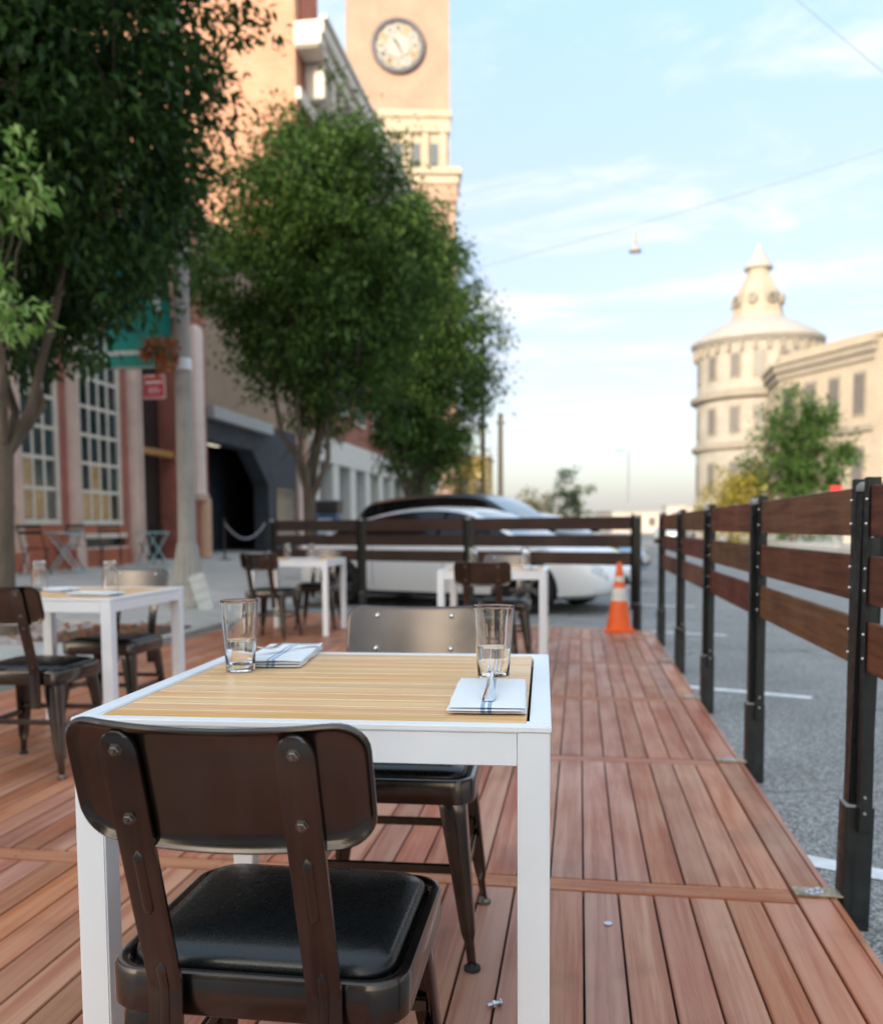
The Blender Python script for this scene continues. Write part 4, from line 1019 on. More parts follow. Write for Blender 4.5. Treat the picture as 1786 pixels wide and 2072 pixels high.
# clock tower
TY = 95.0
ct = thing('clock_tower', 'tall tan brick clock tower with a round pale clock', 'tower', (-19.2, TY, 0), R(11.5))
m_tbrick = brick_mat('tan_brick', '#a08371', '#ab8e7b', '#ad9485', 1.0); m_sand = M('sandstone', (.46, .38, .29), .8, var=.12, vs=.5)
def ctp(n, x0, x1, y0, y1, z0, z1, m, bv=0): return MB().bb(x0, x1, y0, y1, z0, z1).build(n, m, ct, bevel=bv)
ctp('tower_shaft', -5.45, 5.45, 0, 10.9, 45.3, 62, m_tbrick); ctp('cornice', -5.7, 5.7, -.3, 11.2, 44.5, 45.28, m_sand, .1); ctp('frieze', -5.5, 5.5, -.06, 11, 43.1, 44.48, m_sand)
ctp('window_storey', -5.4, 5.4, .35, 10.8, 39.2, 43.08, m_sand)
for k in range(6): ctp('pier', -4.75 + k * 1.9 - .32, -4.75 + k * 1.9 + .32, 0, .36, 39.2, 43.0, m_sand)
for x in (-1.9 - .95 + .0, -.95 + .0, .95, 2.85, -4.6 + .8 + .0): pass
for k in range(5):
    w = ctp('window', -4.75 + (k + .5) * 1.9 - .55, -4.75 + (k + .5) * 1.9 + .55, .30, .345, 39.4, 42.2, m_sand); MB().bb(-4.75 + (k + .5) * 1.9 - .42, -4.75 + (k + .5) * 1.9 + .42, .26, .295, 39.5, 42.0).build('pane', M('tower_pane', (.12, .14, .16), .15) if k == 0 else bpy.data.materials['tower_pane'], w)
ctp('ledge', -6.7, 6.7, -1.0, 12, 38.4, 39.18, m_sand, .1); ctp('ledge', -6.4, 6.4, -.7, 11.6, 37.5, 38.38, m_sand, .1); ctp('corbel_band', -6.2, 6.2, -.5, 11.4, 35.8, 37.48, m_tbrick); ctp('lower_shaft', -6.0, 6.0, -.3, 11.2, 0, 35.78, m_tbrick)
dial = thing  # clock built as a part with its own pieces
QC = Matrix.Translation((.05, -.02, 51.75)) @ Matrix.Rotation(R(90), 4, 'X')
clk = MB().lathe([(2.85, 0), (2.85, .30), (2.70, .42), (2.45, .42), (2.40, .22), (2.40, 0)], 48, mt=QC).build('clock', M('clock_ring', (.11, .11, .125), .6, var=.15), ct, smooth=30)
MB().lathe([(2.42, .0), (2.42, .16), (.01, .16)], 48, mt=QC).build('dial', M('dial_grey', (.22, .21, .20), .6, var=.1), clk, smooth=20)
MB().lathe([(1.22, .16), (1.22, .26), (.01, .27)], 36, mt=QC).build('inner_disc', M('dial_cream', (.40, .38, .34), .6, var=.05), clk, smooth=20)
strokes = {1: 'I', 2: 'II', 3: 'III', 4: 'IV', 5: 'V', 6: 'VI', 7: 'VII', 8: 'VIII', 9: 'IX', 10: 'X', 11: 'XI', 12: 'XII'}
plate = MB().lathe([(.50, .16), (.50, .21), (.01, .21)], 18)
for h in range(1, 13):
    a = R(90 - 30 * h); ctr = Vector((math.cos(a) * 1.80, math.sin(a) * 1.80, 0))
    mp_ = QC @ Matrix.Translation(ctr); p = MB(); p.add(plate.v, plate.f, mp_); po = p.build('hour_plaque', M('plaque_%d' % (h % 3), [(.40, .37, .32), (.40, .31, .21), (.38, .37, .36)][h % 3], .6) if 'plaque_%d' % (h % 3) not in bpy.data.materials else bpy.data.materials['plaque_%d' % (h % 3)], clk)
    tx = strokes[h]; wtot = sum({'I': .10, 'V': .24, 'X': .24}[c] for c in tx); x = -wtot / 2; q = MB(); rot = mp_ @ Matrix.Rotation(a - R(90), 4, 'Z')
    for c in tx:
        if c == 'I': q.box((x + .05, 0, .23), (.05, .5, .03), rot); x += .10
        else:
            w = .24
            for s_ in (-1, 1): q.box((0, 0, .23), (.045, .52, .03), rot @ Matrix.Translation((x + w / 2 + (s_ * .05 if c == 'V' else 0), 0, 0)) @ Matrix.Rotation(s_ * R(-13 if c == 'V' else -24), 4, 'Z'))
            x += w
    q.build('numeral', m_brown, po)
for nm, ang, L, w in (('hour_hand', 35, 1.0, .22), ('minute_hand', 205, 1.15, .14)):
    MB().box((0, L / 2 - .15, .31), (w, L, .05), QC @ Matrix.Rotation(R(ang), 4, 'Z')).build(nm, m_grey, clk)

# ------------------------------------------------------------------ cars
m_carw = M('white_car_paint', (.82, .83, .85), .22, var=.01, coat=.8, rvar=.02); m_cark = M('black_car_paint', (.006, .007, .009), .3, coat=.15, spec=.3, var=.05, rvar=.02)
m_cars = M('silver_car_paint', (.42, .45, .48), .25, .4, var=.02, coat=.8, rvar=.02); m_carb = M('blue_car_paint', (.20, .34, .48), .25, var=.02, coat=.8, rvar=.02)
m_cglass = M('car_glass', (.004, .005, .006), .08, var=.1, spec=.35, coat=0, rvar=.02); m_wglass = M('windscreen_glass', (.05, .08, .10), .04, var=.1, spec=1.0, coat=1.0, rvar=.01)
m_rim = M('dark_alloy', (.16, .16, .165), .35, .8, var=.1); m_tyre = M('tyre', (.012, .012, .013), .8, var=.2); m_light = M('headlight', (.55, .60, .66), .1, .2, coat=1)
m_arch = M('arch_liner', (.006, .006, .007), .9)
SEDAN = [(-2.42, .55, .46, .70, .40, .74), (-2.36, .74, .34, .84, .56, .90), (-2.2, .85, .26, .92, .63, 1.00), (-1.85, .91, .22, .96, .64, 1.09), (-1.4, .945, .19, .96, .62, 1.24), (-.9, .955, .18, .95, .61, 1.37), (-.4, .96, .18, .93, .605, 1.435), (.05, .96, .18, .92, .605, 1.44), (.45, .96, .18, .91, .62, 1.385), (.85, .955, .18, .90, .67, 1.22), (1.2, .945, .18, .90, .72, 1.04), (1.45, .94, .18, .89, .74, .965), (1.85, .92, .19, .83, .70, .90), (2.2, .85, .22, .72, .60, .79), (2.38, .70, .26, .60, .48, .67), (2.46, .48, .34, .50, .34, .56)]
SUV = [(-2.40, .70, .48, .95, .62, 1.10), (-2.36, .86, .38, 1.06, .66, 1.34), (-2.15, .93, .30, 1.10, .67, 1.60), (-1.6, .965, .26, 1.08, .67, 1.71), (-.9, .975, .25, 1.06, .665, 1.755), (-.2, .975, .25, 1.05, .665, 1.755), (.3, .97, .25, 1.04, .67, 1.70), (.7, .965, .25, 1.04, .70, 1.50), (1.05, .96, .25, 1.04, .75, 1.24), (1.25, .955, .25, 1.03, .78, 1.13), (1.8, .94, .26, .98, .76, 1.05), (2.2, .88, .30, .88, .66, .95), (2.36, .74, .36, .74, .54, .80), (2.43, .52, .42, .62, .38, .68)]
def crm(P, t):
    n = len(P) - 1; f = t * n; i = min(int(f), n - 1); u_ = f - i
    p0, p1, p2, p3 = P[max(i - 1, 0)], P[i], P[i + 1], P[min(i + 2, n)]
    return tuple(.5 * (2 * b + (c - a) * u_ + (2 * a - 5 * b + 4 * c - d) * u_ * u_ + (3 * b - a - 3 * c + d) * u_ ** 3) for a, b, c, d in zip(p0, p1, p2, p3))
def make_car(label, loc, rz, TAB, paint, ws, group='cars parked at an angle beyond the deck', wx=1.47, wr=.345, cat='car'):
    t = thing('parked_car', label, cat, loc, rz, group)
    m = MB(); NS = 64; half = []
    for k in range(NS + 1):
        x, w, zb, zt_, wrf, zr = crm(TAB, k / NS)
        hgt = zt_ - zb
        half.append((x, [(0, zb), (w * .80, zb), (w * .95, zb + .05), (w * .985, zb + hgt * .28), (w, zb + hgt * .62), (w * .985, zt_ - .07), (w * .94, zt_), (wrf + (w * .94 - wrf) * .14, zr - .05 - .03 * max(0, zr - zt_ - .2)), (wrf * .93, zr - .015), (wrf * .5, zr + .005), (0, zr + .008)]))
    rings = []
    for x, pts in half:
        full = [(x, y, z) for y, z in pts] + [(x, -y, z) for y, z in reversed(pts[1:-1])]
        rings.append(full)
    n = len(rings[0]); base = 0
    m.v = [p for r in rings for p in r]
    xs0, xs1, xw0, xw1, xr0, xr1 = ws
    for k in range(NS):
        xm = (half[k][0] + half[k + 1][0]) / 2
        for i in range(n):
            j = (i + 1) % n; seg = i if i < 10 else n - 1 - i
            mi = 0
            rise = half[k][1][7][1] - half[k][1][6][1]
            if seg == 6 and xs0 < xm < xs1 and rise > .09: mi = 1
            if seg in (8, 9) and xw0 < xm < xw1: mi = 2
            if seg in (8, 9) and xr0 < xm < xr1: mi = 2
            m.f.append((k * n + i, k * n + j, (k + 1) * n + j, (k + 1) * n + i)); m.m.append(mi)
    m.f.append(tuple(reversed(range(n)))); m.m.append(0); m.f.append(tuple(range(NS * n, (NS + 1) * n))); m.m.append(0)
    body = m.build('body', [paint, m_cglass, m_wglass, m_arch], None, smooth=40)
    for sx in (-1, 1):
        for sy in (-1, 1):
            c = MB(); q = Matrix.Translation((sx * wx, sy * .62, wr - .01)) @ Matrix.Rotation(R(90), 4, 'X'); c.mi = 0
            c.lathe([(wr + .045, -.20 if sy > 0 else -.5), (wr + .045, .5 if sy < 0 else .20)][::1], 36, mt=Matrix.Translation((sx * wx, sy * .86, wr - .01)) @ Matrix.Rotation(R(90), 4, 'X') @ Matrix.Translation((0, 0, 0)) if False else Matrix.Translation((sx * wx, sy * (.70 + .25), wr - .01)) @ Matrix.Rotation(R(90), 4, 'X') @ Matrix.Diagonal((1, 1, 1, 1)))
            for i_, v in enumerate(c.v): c.v[i_] = (v[0], sy * .70 if abs(v[1]) < abs(sy * .95) else sy * 1.2, v[2])
            co = c.build('cutter', m_arch, None)
            md = body.modifiers.new('b', 'BOOLEAN'); md.object = co; md.operation = 'DIFFERENCE'; md.solver = 'EXACT'
            co['tmp'] = 1
    dg = bpy.context.evaluated_depsgraph_get(); ev = body.evaluated_get(dg)
    me = bpy.data.meshes.new_from_object(ev)
    for o in [o for o in COL.objects if o.get('tmp')]: bpy.data.objects.remove(o)
    bpy.data.objects.remove(body)
    # split by material: body shell, side windows, windscreens
    bm = bmesh.new(); bm.from_mesh(me)
    def sub(sel, name, mats):
        b2 = bm.copy(); bmesh.ops.delete(b2, geom=[f for f in b2.faces if not sel(f)], context='FACES')
        if not b2.faces: b2.free(); return
        for f in b2.faces: f.material_index = 0
        m2 = bpy.data.meshes.new(name); b2.to_mesh(m2); b2.free(); m2.materials.append(mats)
        for p in m2.polygons: p.use_smooth = True
        m2.set_sharp_from_angle(angle=R(40)); return ob(name, m2, t)
    wxs = lambda f: any(abs(math.hypot(v.co.x - s_ * wx, v.co.z - (wr - .01)) - (wr + .045)) > .01 for s_ in (-1, 1) for v in f.verts)
    def isarch(f):
        c = f.calc_center_median(); 
        for s_ in (-1, 1):
            r_ = math.hypot(c.x - s_ * wx, c.z - (wr - .01))
            if r_ < wr + .05 and (abs(abs(c.y) - .70) < .01 or (abs(r_ - (wr + .043)) < .02 and abs(f.normal.y) < .3 and abs(c.y) > .69)): return True
        return False
    sub(lambda f: f.material_index == 0 and not isarch(f), 'body', paint)
    for sx in (-1, 1):
        for sy in (-1, 1): sub(lambda f, sx=sx, sy=sy: isarch(f) and f.calc_center_median().x * sx > 0 and f.calc_center_median().y * sy > 0, 'wheel_arch', m_arch)
    sub(lambda f: f.material_index == 1 and f.calc_center_median().y > 0, 'side_window', m_cglass); sub(lambda f: f.material_index == 1 and f.calc_center_median().y < 0, 'side_window', m_cglass)
    sub(lambda f: f.material_index == 2 and f.calc_center_median().x > 0, 'windscreen', m_wglass); sub(lambda f: f.material_index == 2 and f.calc_center_median().x < 0, 'rear_window', m_wglass)
    bm.free(); bpy.data.meshes.remove(me)
    for sx in (-1, 1):
        for sy in (-1, 1):
            q = Matrix.Rotation(R(-90 * sy), 4, 'X')
            w = MB().lathe([(wr - .10, -.11), (wr - .02, -.11), (wr, -.08), (wr, .08), (wr - .015, .105), (wr - .095, .112), (wr - .10, .09), (wr - .10, -.11)], 36, mt=q, cap0=False, cap1=False).build('wheel', m_tyre, t, (sx * wx, sy * .845, wr), smooth=40)
            r_ = MB(); r_.lathe([(wr - .10, .02), (wr - .10, .10), (wr - .118, .10), (wr - .118, .03), (.01, .02)], 32, mt=q, cap0=False); r_.build('rim', m_arch, w, smooth=30)
            for k in range(10):
                a = 2 * math.pi * k / 10 + (.14 if k % 2 else -.14)
                s_ = MB(); p0 = Vector((math.cos(a) * .05, math.sin(a) * .05, .085)); p1 = Vector((math.cos(a) * (wr - .108), math.sin(a) * (wr - .108), .098)); s_.bar(p0, p1, .028, .02)
                s2 = MB(); s2.add(s_.v, s_.f, q); s2.build('spoke', m_rim, w)
            MB().lathe([(.065, .07), (.065, .10), (.03, .108), (.001, .11)], 18, mt=q).build('hub', m_rim, w, smooth=40)
    def side(tt, fz):
        x, w, zb, zt_, wrf, zr = crm(TAB, tt); hgt = zt_ - zb
        zs = [zb + .05, zb + hgt * .28, zb + hgt * .62, zt_ - .07, zt_]; ws_ = [w * .95, w * .985, w, w * .985, w * .94]
        z = zb + .05 + (zt_ - zb - .05) * fz
        for i in range(4):
            if zs[i] <= z <= zs[i + 1] + 1e-6: k_ = (z - zs[i]) / (zs[i + 1] - zs[i]); return x, ws_[i] + (ws_[i + 1] - ws_[i]) * k_, z
        return x, ws_[4], z
    for sy in (-1, 1):
        for tt in (.335, .50, .665):
            sm_ = MB(); sm_.tube([(p[0], sy * (p[1] - .001), p[2]) for p in [side(tt, f_ / 8) for f_ in range(1, 9)]], .005, 5); sm_.build('door_seam', m_arch, t)
        for tt in (.40, .565):
            p = side(tt, .84); MB().box((p[0], sy * (p[1] + .012), p[2]), (.20, .025, .025)).build('door_handle', paint, t, bevel=.008)
        rk = MB(); rk.tube([(p[0], sy * (p[1] + .004), p[2] - .02) for p in [side(.30 + .42 * f_ / 8, .0) for f_ in range(9)]], .035, 6); rk.build('sill_trim', m_arch, t, smooth=50)
        bp_ = MB(); xb = [(.03, 'z')]
        x, w, zb, zt_, wrf, zr = crm(TAB, .47); x2, w2, zb2, zt2, wrf2, zr2 = crm(TAB, .485)
        MB().bar((x, sy * w * .945, zt_ + .01), (x2, sy * (wrf2 + (w2 * .94 - wrf2) * .14 + .006), zr2 - .065), .012, .05, (0, sy, 0)).build('door_pillar', m_arch, t)
    x, w, zb, zt_, wrf, zr = crm(TAB, .985)
    MB().box((x + .05, 0, zb + .10), (.03, w * 1.5, .10)).build('lower_grille', m_arch, t, bevel=.01); MB().box((x + .085, 0, zb + .17), (.012, .33, .15)).build('number_plate', m_refl, t, bevel=.003)
    x, w, zb, zt_, wrf, zr = crm(TAB, .90)
    for sy in (-1, 1):
        b = MB()
        rr_ = []
        for tt in (.885, .905, .925, .945, .958):
            x, w, zb, zt_, wrf, zr = crm(TAB, tt); hh = .055 * (1.25 - abs(tt - .92) * 14)
            rr_.append([(x, sy * (w * .995), zt_ - .085 - hh), (x, sy * (w * .99 + .006), zt_ - .085), (x, sy * (w * .955), zt_ - .075 + hh), (x, sy * w * .90, zt_ - .08)])
        b.rings(rr_); b.build('headlight', m_light, t, smooth=40)
        x, w, zb, zt_, wrf, zr = crm(TAB, .62)
        mr_ = MB(); mr_.rings([[(x + .75 + dx, sy * (w + .02 + dy), zt_ + .06 + dz) for dx, dy, dz in [(-a * .06, 0, -b * .05), (a * .05, 0, -b * .05), (a * .06, 0, b * .05), (-a * .05, 0, b * .055)]] if False else [(x + .72 + px, sy * (w * .93 + .03 + yy), zt_ + .05 + pz * sc_) for px, pz in ((-.07, -.05), (.05, -.05), (.07, .04), (-.07, .05))] for yy, sc_ in ((0, .6), (.05, 1), (.15, .95), (.18, .6))])
        mr_.build('wing_mirror', paint, t, bevel=.01, smooth=50)
        x, w, zb, zt_, wrf, zr = crm(TAB, .03)
        MB().box((x + .03, sy * w * .72, zt_ - .06), (.10, .26, .10)).build('tail_light', m_sred, t, bevel=.02, smooth=50)
    return t
CR = R(-22)
W_SED = (-1.75, 1.15, .50, 1.28, -2.05, -.95); W_SUV = (-2.2, 1.1, .38, 1.16, -2.38, -2.1)
def place(fx, fy, rz, wx): return (fx - math.cos(rz) * wx, fy - math.sin(rz) * wx, -.09)
# front wheel (near side) of the white sedan stands at (-.64, 11.65)
f0 = Vector((-.64, 11.65)) + Vector((-math.sin(CR), math.cos(CR))) * .86 * 1
wc = make_car('white sedan parked at an angle just beyond the far fence', place(f0.x, f0.y, CR, 1.55), CR, SEDAN, m_carw, W_SED); wc.scale = (1.05, 1, 1)
make_car('black sport utility car parked beside the white sedan', (-1.75, 16.3, -.09), CR, SUV, m_cark, W_SUV, wx=1.45, wr=.37)
make_car('pale blue car parked behind the black car, only its windscreen showing', (-1.05, 18.9, -.09), CR, SEDAN, m_carb, W_SED)
make_car('pale blue and white car far up the street, seen past the fence corner', (6.4, 62, -.09), R(250), SUV, m_cars, W_SUV, 'cars farther along the street', 1.45, .37)
make_car('silver car at the right edge, only a wheel showing between fence boards', (10.55, 27.6, -.09), R(172), SEDAN, m_cars, W_SED, 'cars farther along the street')

# ------------------------------------------------------------------ pavement café furniture by the terracotta building
m_tblue = M('teal_enamel', (.36, .55, .58), .4, var=.08); m_black = M('black_enamel', (.012, .012, .013), .4, var=.2)
def bistro_table(label, loc, rz):
    t = thing('bistro_table', label, 'table', loc, rz, 'teal folding tables on the pavement')
    MB().lathe([(.33, .705), (.335, .71), (.335, .725), (.325, .73), (.01, .732)], 28).build('table_top', m_tblue, t, smooth=40)
    for s_ in (-1, 1):
        for yy in (-.2, .2): MB().tube([(s_ * .24, yy, .71), (-s_ * .26, yy, 0)], .013, 6).build('leg', m_tblue, t, smooth=50)
    for x in (-.26, .26): MB().tube([(x, -.2, .02), (x, .2, .02)], .010, 6).build('brace', m_tblue, t, smooth=50)
    return t
b1 = bistro_table('teal folding table on the pavement below the left gridded window', (-9.05, 14.5, sz(-9.05)), R(20))
b2 = bistro_table('teal folding table on the pavement by the doorway, partly behind the lamp post', (-8.75, 17.2, sz(-8.75)), R(60))
def bistro_chair(label, loc, rz):
    t = thing('folding_chair', label, 'chair', loc, rz, 'black folding chairs on the pavement')
    for s_ in (-1, 1):
        MB().tube([(s_ * .19, .20, 0), (s_ * .19, -.20, .86)], .011, 6).build('leg', m_black, t, smooth=50); MB().tube([(s_ * .17, -.20, 0), (s_ * .17, .17, .46)], .011, 6).build('leg', m_black, t, smooth=50)
    for k in range(5): MB().box((0, -.13 + k * .075, .455), (.36, .055, .012)).build('seat_slat', m_black, t)
    for zz, yy in ((.82, -.185), (.72, -.14)): MB().box((0, yy, zz), (.38, .012, .055)).build('back_slat', m_black, t)
    return t
for lab, loc, rz in (('black folding chair at the picture edge, left of the teal table', (-9.15, 13.75, 0), R(10)), ('black folding chair between the teal table and the terracotta wall', (-9.45, 15.25, 0), R(170)),
                     ('black folding chair between the two teal tables, before the column', (-9.3, 16.5, 0), R(20)), ('black folding chair before the dark doorway, nearest the lamp post', (-9.2, 18.0, 0), R(170))):
    bistro_chair(lab, (loc[0], loc[1], sz(loc[0])), rz)
bx = thing('news_box', 'blue and black news box standing behind the second tree trunk', 'box', (-5.6, 19.3, sz(-5.6)))
MB().bb(-.25, .25, -.22, .22, .35, 1.25).build('cabinet', M('news_blue', (.02, .09, .22), .4, var=.15), bx, bevel=.03); MB().bb(-.30, .30, -.26, .26, 1.26, 1.55).build('hood', m_black, bx, bevel=.04); MB().bb(-.06, .06, -.06, .06, 0, .35).build('pedestal', m_black, bx); MB().bb(-.17, .17, -.235, -.222, .8, 1.15).build('window', M('pale_poster', (.45, .55, .62), .5, var=.2), bx)

# ------------------------------------------------------------------ right side: turreted stone building
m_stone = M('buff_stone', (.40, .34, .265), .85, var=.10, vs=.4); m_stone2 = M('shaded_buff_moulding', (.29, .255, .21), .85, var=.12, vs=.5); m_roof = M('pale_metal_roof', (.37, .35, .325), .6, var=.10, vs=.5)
m_dwin = M('dark_far_window', (.14, .13, .125), .3, var=.2)
rb_ = thing('turreted_building', 'long buff stone building with a round turret and pointed roof', 'building', (20.5, 110, 0))
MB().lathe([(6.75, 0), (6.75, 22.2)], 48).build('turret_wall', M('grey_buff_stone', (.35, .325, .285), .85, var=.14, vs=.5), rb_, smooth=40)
def ringm(n, z, r0, r1, h, m=m_stone2): return MB().lathe([(r0, z - h * 1.4), (r1 * .985, z - h), (r1, z - h * .8), (r1, z), (r0 + .1, z + h * .5)], 48, cap0=False, cap1=False).build(n, m, rb_, smooth=25)
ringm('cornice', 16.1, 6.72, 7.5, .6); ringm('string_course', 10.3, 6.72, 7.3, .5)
rf = MB().lathe([(6.7, 21.5), (7.25, 21.9), (7.5, 22.2), (7.5, 22.5), (6.6, 23.2), (4.9, 24.2), (3.4, 24.95), (3.25, 25.1)], 48, cap0=False).build('turret_roof', m_roof, rb_, smooth=25)
MB().lathe([(3.2, 25.0), (2.9, 25.8), (2.55, 27.4), (2.45, 28.2), (1.8, 29.3), (1.35, 30.2), (1.25, 30.4)], 8).build('lantern', m_stone, rb_)
MB().lathe([(1.25, 30.3), (1.2, 31.1)], 24).build('lantern_drum', m_stone, rb_, smooth=40)
MB().lathe([(1.6, 30.95), (1.65, 31.15), (1.25, 31.7), (.8, 32.5), (.35, 33.3), (.14, 33.7), (.12, 33.95), (.02, 34.2)], 24).build('spire', m_roof, rb_, smooth=35)
for k in range(8):
    a = R(22.5 + 45 * k); q = Matrix.Translation((math.cos(a) * 2.72, math.sin(a) * 2.72, 27.2)) @ Matrix.Rotation(a + R(90), 4, 'Z') @ Matrix.Rotation(R(90), 4, 'X')
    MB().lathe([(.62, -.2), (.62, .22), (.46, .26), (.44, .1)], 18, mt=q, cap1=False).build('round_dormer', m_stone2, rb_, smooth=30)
    MB().lathe([(.45, -.1), (.45, .12)], 18, mt=q).build('pane', m_dwin, rb_)
def radial_window(ang, z0, z1, w, arch=False):
    a = R(ang); q = Matrix.Translation((math.cos(a) * 6.75, math.sin(a) * 6.75, 0)) @ Matrix.Rotation(a - R(90), 4, 'Z')
    f = MB(); f.bb(-w / 2 - .2, w / 2 + .2, -.12, .10, z0 - .2, z1 + .25, q); o = f.build('window', m_stone2, rb_)
    MB().bb(-w / 2, w / 2, .09, .14, z0, z1, q).build('pane', m_dwin, o)
for a in (190, 215, 240, 262, 285): 
    for z0, z1 in ((17.8, 20.3), (11.6, 14.4), (4.8, 8.2)): radial_window(a, z0, z1, .95)
bk2 = MB().bb(-.15, .15, -.5, .4, 20.6, 21.7)
for k in range(16):
    a = R(150 + k * 12); q = Matrix.Translation((math.cos(a) * 6.85, math.sin(a) * 6.85, 0)) @ Matrix.Rotation(a - R(90), 4, 'Z'); p = MB(); p.add(bk2.v, bk2.f, q); p.build('eave_bracket', m_stone2, rb_)
WP = [(-3.6, -4.3), (.1, -4.8), (-.4, -14), (5.4, -25), (9.5, -23.5), (19.5, -18), (19.5, 6), (0, 6)]
def off(poly, d):
    c = Vector((sum(p[0] for p in poly) / len(poly), sum(p[1] for p in poly) / len(poly))); out = []
    n = len(poly)
    for i in range(n):
        a, b, c2 = Vector(poly[i - 1]), Vector(poly[i]), Vector(poly[(i + 1) % n])
        n1 = Vector(((b - a).y, -(b - a).x)).normalized(); n2 = Vector(((c2 - b).y, -(c2 - b).x)).normalized(); k = (n1 + n2); k = k / max(.4, k.length_squared / 2)
        out.append((b.x + k.x * d, b.y + k.y * d))
    return out
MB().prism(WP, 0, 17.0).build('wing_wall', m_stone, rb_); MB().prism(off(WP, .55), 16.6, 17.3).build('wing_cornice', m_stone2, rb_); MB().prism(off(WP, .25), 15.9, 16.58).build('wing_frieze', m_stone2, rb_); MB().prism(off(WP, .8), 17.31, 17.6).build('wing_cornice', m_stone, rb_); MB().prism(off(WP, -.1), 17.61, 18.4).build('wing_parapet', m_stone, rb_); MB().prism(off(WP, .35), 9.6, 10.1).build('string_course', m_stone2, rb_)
PV = [(5.3, -25.1), (5.9, -26.2), (9.9, -24.8), (19, -20), (19, -16), (8, -20)]
MB().prism(PV, 0, 17.75).build('pavilion_wall', m_stone, rb_); MB().prism(off(PV, .3), 17.76, 18.2).build('pavilion_coping', m_stone, rb_)
def line_windows(a, b, n, zs, w):
    a, b = Vector(a), Vector(b); d = (b - a).normalized(); nn = Vector((d.y, -d.x)); L = (b - a).length; ang = math.atan2(d.y, d.x)
    for k in range(n):
        p = a + d * L * (k + .5) / n
        for z0, z1 in zs:
            q = Matrix.Translation((p.x, p.y, 0)) @ Matrix.Rotation(ang, 4, 'Z')
            o = MB().bb(-w / 2 - .18, w / 2 + .18, -.14, .1, z0 - .2, z1 + .3, q).build('window', m_stone2, rb_); MB().bb(-w / 2, w / 2, -.18, -.13, z0, z1, q).build('pane', m_dwin, o)
line_windows(WP[2], WP[3], 4, ((11.2, 14.8), (4.2, 8.0)), 1.2); line_windows(WP[0], WP[1], 1, ((11.2, 14.6), (4.2, 8.0)), 1.2); line_windows(WP[1], WP[2], 3, ((11.2, 14.8), (4.2, 8.0)), 1.1); line_windows(PV[1], PV[2], 2, ((11.5, 15), (4.2, 8.4)), 1.1)

# trees and shrubs across the street
make_tree('bushy_tree', 'round green tree before the buff turreted building', (13.2, 58, 0), 9, (0, 0, 5.4), (3.0, 3.0, 4.0), 200, 60, .30, m_leafB, 31, .14, 1.2, .75, .35, 'trees across the street')
make_tree('yellow_shrub', 'yellow green shrub left of the round tree, before the turret', (9.3, 57, 0), 4, (0, 0, 2.2), (2.2, 2.2, 2.0), 70, 55, .26, m_leafY, 32, .06, .5, .6, .2, 'trees across the street')
make_tree('yellow_shrub', 'yellow green shrub close against the round tree', (11.2, 60, 0), 5, (0, 0, 2.9), (1.7, 1.7, 2.6), 60, 55, .26, m_leafY, 33, .06, .5, .6, .2, 'trees across the street')
make_tree('young_tree', 'small thin tree standing against the pale horizon', (-.75, 60, 0), 5, (0, 0, 3.0), (1.5, 1.5, 1.9), 42, 42, .24, m_leafB, 34, .05, .9, .5, .1, 'small trees up the street')
make_tree('young_tree', 'yellowing shrub between the cars and the thin tree', (-3.2, 62, 0), 4, (0, 0, 2.1), (1.6, 1.6, 1.7), 44, 44, .24, m_leafY, 35, .05, .7, .5, .1, 'small trees up the street')
make_tree('tall_thin_tree', 'tall sparse tree just right of the street trees', (-6.9, 52, 0), 11, (0, 0, 6.4), (1.3, 1.3, 5.8), 90, 34, .24, m_leafY, 36, .08, 2.2, .6, .3, 'small trees up the street')
make_tree('tall_thin_tree', 'slim green tree beside the utility pole', (-8.3, 47, 0), 11, (0, 0, 5.6), (1.2, 1.2, 4.6), 90, 36, .24, m_leafB, 37, .08, 2.0, .6, .3, 'small trees up the street')
hedge = MB(); rnd = random.Random(77)
leaves(hedge, rnd, [(Vector((14.2 + rnd.uniform(-.8, .8), y_, .5 + rnd.uniform(-.3, .35))), rvec(rnd), 1) for y_ in [24 + k * .33 for k in range(130)]], 40, .42, .16)
tag(ob('hedge', fast_mesh(hedge, 'hedge', m_leafB)), 'low green planting along the far pavement', 'hedge', kind='stuff')
for k, y_ in enumerate((38, 46)):
    tag(MB().bb(-.25, .25, -.25, .25, 0, 1.25).build('stone_pier', m_curb, None, (13.0, y_, .05), bevel=.03), ['pale stone pier in the far planting, nearer one', 'pale stone pier in the far planting, farther one'][k], 'pier', 'stone piers across the street')
rp_ = thing('red_panel', 'small red panel beside the nearest fence post, far off', 'sign', (10.25, 38, .05))
MB().bb(-.02, .02, -.02, .02, 0, 2.4).build('stake', m_lamp, rp_); MB().bb(-.22, .22, -.03, -.022, 2.15, 2.6).build('panel', m_sred, rp_)

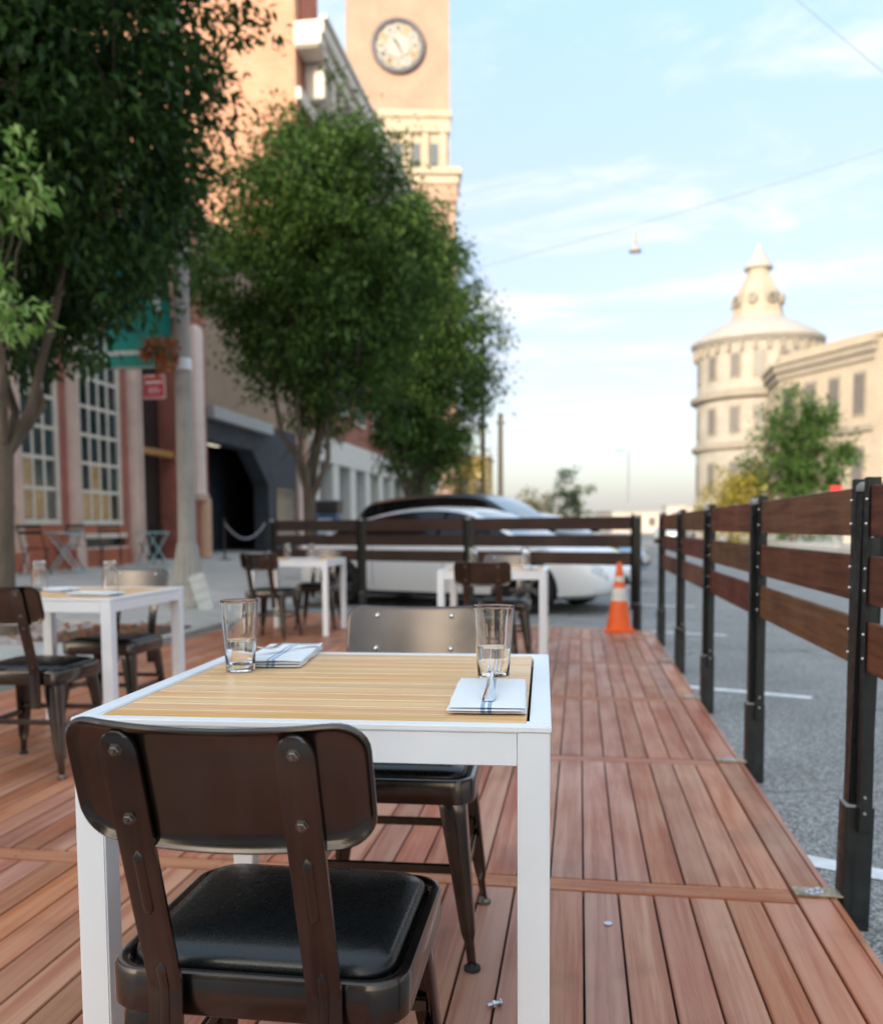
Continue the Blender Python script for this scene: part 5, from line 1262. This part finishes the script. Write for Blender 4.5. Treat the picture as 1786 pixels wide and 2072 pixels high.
# utility pole, far lamp, wires and the hanging street light
up_ = thing('utility_pole', 'wooden utility pole among the thin trees', 'pole', (-6.5, 60, 0)); MB().tube([(0, 0, -.1), (0, 0, 15.4)], [.19, .13], 10).build('shaft', m_bark, up_, smooth=50); MB().box((0, 0, 14.4), (2.4, .12, .14)).build('crossarm', m_bark, up_)
up_ = thing('utility_pole', 'pale wooden pole standing nearest the street beside the thin trees', 'pole', (-4.95, 56, 0)); MB().tube([(0, 0, -.1), (0, 0, 8.2)], [.2, .16], 10).build('shaft', M('pale_pole', (.44, .33, .24), .8, var=.15), up_, smooth=50); MB().box((0, 0, 7.6), (.6, .1, .1)).build('crossarm', m_bark, up_)
m_fpale = M('faded_far_metal', (.58, .58, .57), .6)  # fading into the pale sky put into the lamp's colour
fl = thing('far_street_lamp', 'thin pale street lamp standing alone in the distance', 'lamp post', (3.7, 70, 0)); MB().tube([(0, 0, 0), (0, 0, 6.9)], [.06, .045], 8).build('shaft', m_fpale, fl, smooth=50)
for s_ in (-1, 1): MB().box((s_ * .7, 0, 6.95), (.8, .16, .09)).build('lamp_head', m_fpale, fl, bevel=.03)
m_wire = M('grey_wire', (.20, .21, .23), .6)
def wire(label, a, b, sag, r, group='wires over the street'):
    a, b = Vector(a), Vector(b); w = MB(); w.tube([a.lerp(b, k / 24) - Vector((0, 0, sag * (1 - (2 * k / 24 - 1) ** 2))) for k in range(25)], r, 6)
    tag(w.build('overhead_wire', m_wire, None, smooth=60), label, 'wire', group)
wire('overhead wire that carries the hanging street light', (-9.6, 30, 8.6), (16, 30, 14.6), .45, .008)
wire('overhead wire crossing the upper right corner', (1.12, 18.00, 13.52), (6.60, 12.00, 3.93), .04, .006)
wire('faint level overhead wire below the hanging light', (-9.5, 40, 11.2), (24, 40, 10.4), .5, .008)
hl = thing('hanging_street_light', 'bell shaped street light hanging on a wire in the sky', 'street light', (1.74, 30, 9.95))
MB().lathe([(.045, .22), (.05, .62), (.03, .70)], 12).build('neck', m_lamp, hl, smooth=40); MB().lathe([(.20, .02), (.20, .06), (.12, .14), (.06, .24)], 20, cap0=False).build('shade', m_lamp, hl, smooth=40); MB().lathe([(.005, -.06), (.07, -.04), (.10, .03), (.10, .05)], 16).build('bulb', M('bulb_glass', (.7, .66, .6), .3), hl, smooth=50)

# far shore, low, with haze put into its pale colour
hills = MB(); pts = []
rnd = random.Random(3); n = 60
top = [(-900 + 30 * k * 1.6, 900, 9 + 7 * mnoise.noise(Vector((k * .21, 3, 0))) + 3 * mnoise.noise(Vector((k * .9, 1, 0)))) for k in range(n)]
rg = [[(x, y, -2) for x, y, z in top], [(x, y + 20, z) for x, y, z in top], [(x, y + 300, z * 1.1) for x, y, z in top]]
hills.rings(rg, False, False, closed=False); structure(hills.build('hills', M('hazy_shore', (.42, .44, .44), .9, var=.15, vs=.01), smooth=60))
for k, (x, y_, w, h, c) in enumerate([(8, 150, 10, 3.4, (.60, .52, .45)), (-2, 170, 12, 3.6, (.60, .58, .55)), (-14, 100, 7, 9, (.55, .40, .16)), (22, 170, 12, 4.8, (.50, .44, .40))]):  # horizon walls paled, their fading with distance put into the colour
    t = thing('low_building', ['low tan building on the horizon right of the thin tree', 'low pale building on the horizon behind the thin tree', 'orange yellow building seen under the farthest street tree', 'low buff building on the horizon behind the fence corner'][k], 'building', (x, y_, 0), 0, 'low buildings at the end of the street')
    MB().bb(-w / 2, w / 2, 0, 8, 0, h).build('wall', M('low_wall_%d' % k, c, .85, var=.1), t); MB().bb(-w / 2 - .2, w / 2 + .2, -.2, 8.2, h + .005, h + .25).build('roof', m_roof, t)
    for j in range(4): MB().bb(-w / 2 + (j + .3) * w / 4, -w / 2 + (j + .75) * w / 4, -.05, .02, h * .35, h * .75).build('window', m_dwin, t)

# unseen block added behind the diners to shade this end of the street
shb = thing('shade_block', 'unseen buff block added behind the camera to shade the deck', 'building', (-22, -60, 0))
MB().bb(-24, 24, -12, 0, -.09, 28.8).build('wall', m_stone, shb); MB().bb(-24.3, 24.3, -12.3, .3, 28.81, 29.4).build('roof', m_roof, shb)
for k in range(15):
    for j in range(7): MB().bb(-23.2 + k * 3.1, -21.5 + k * 3.1, .0, .05, 1.5 + j * 3.8, 3.9 + j * 3.8).build('window', m_pane, shb)
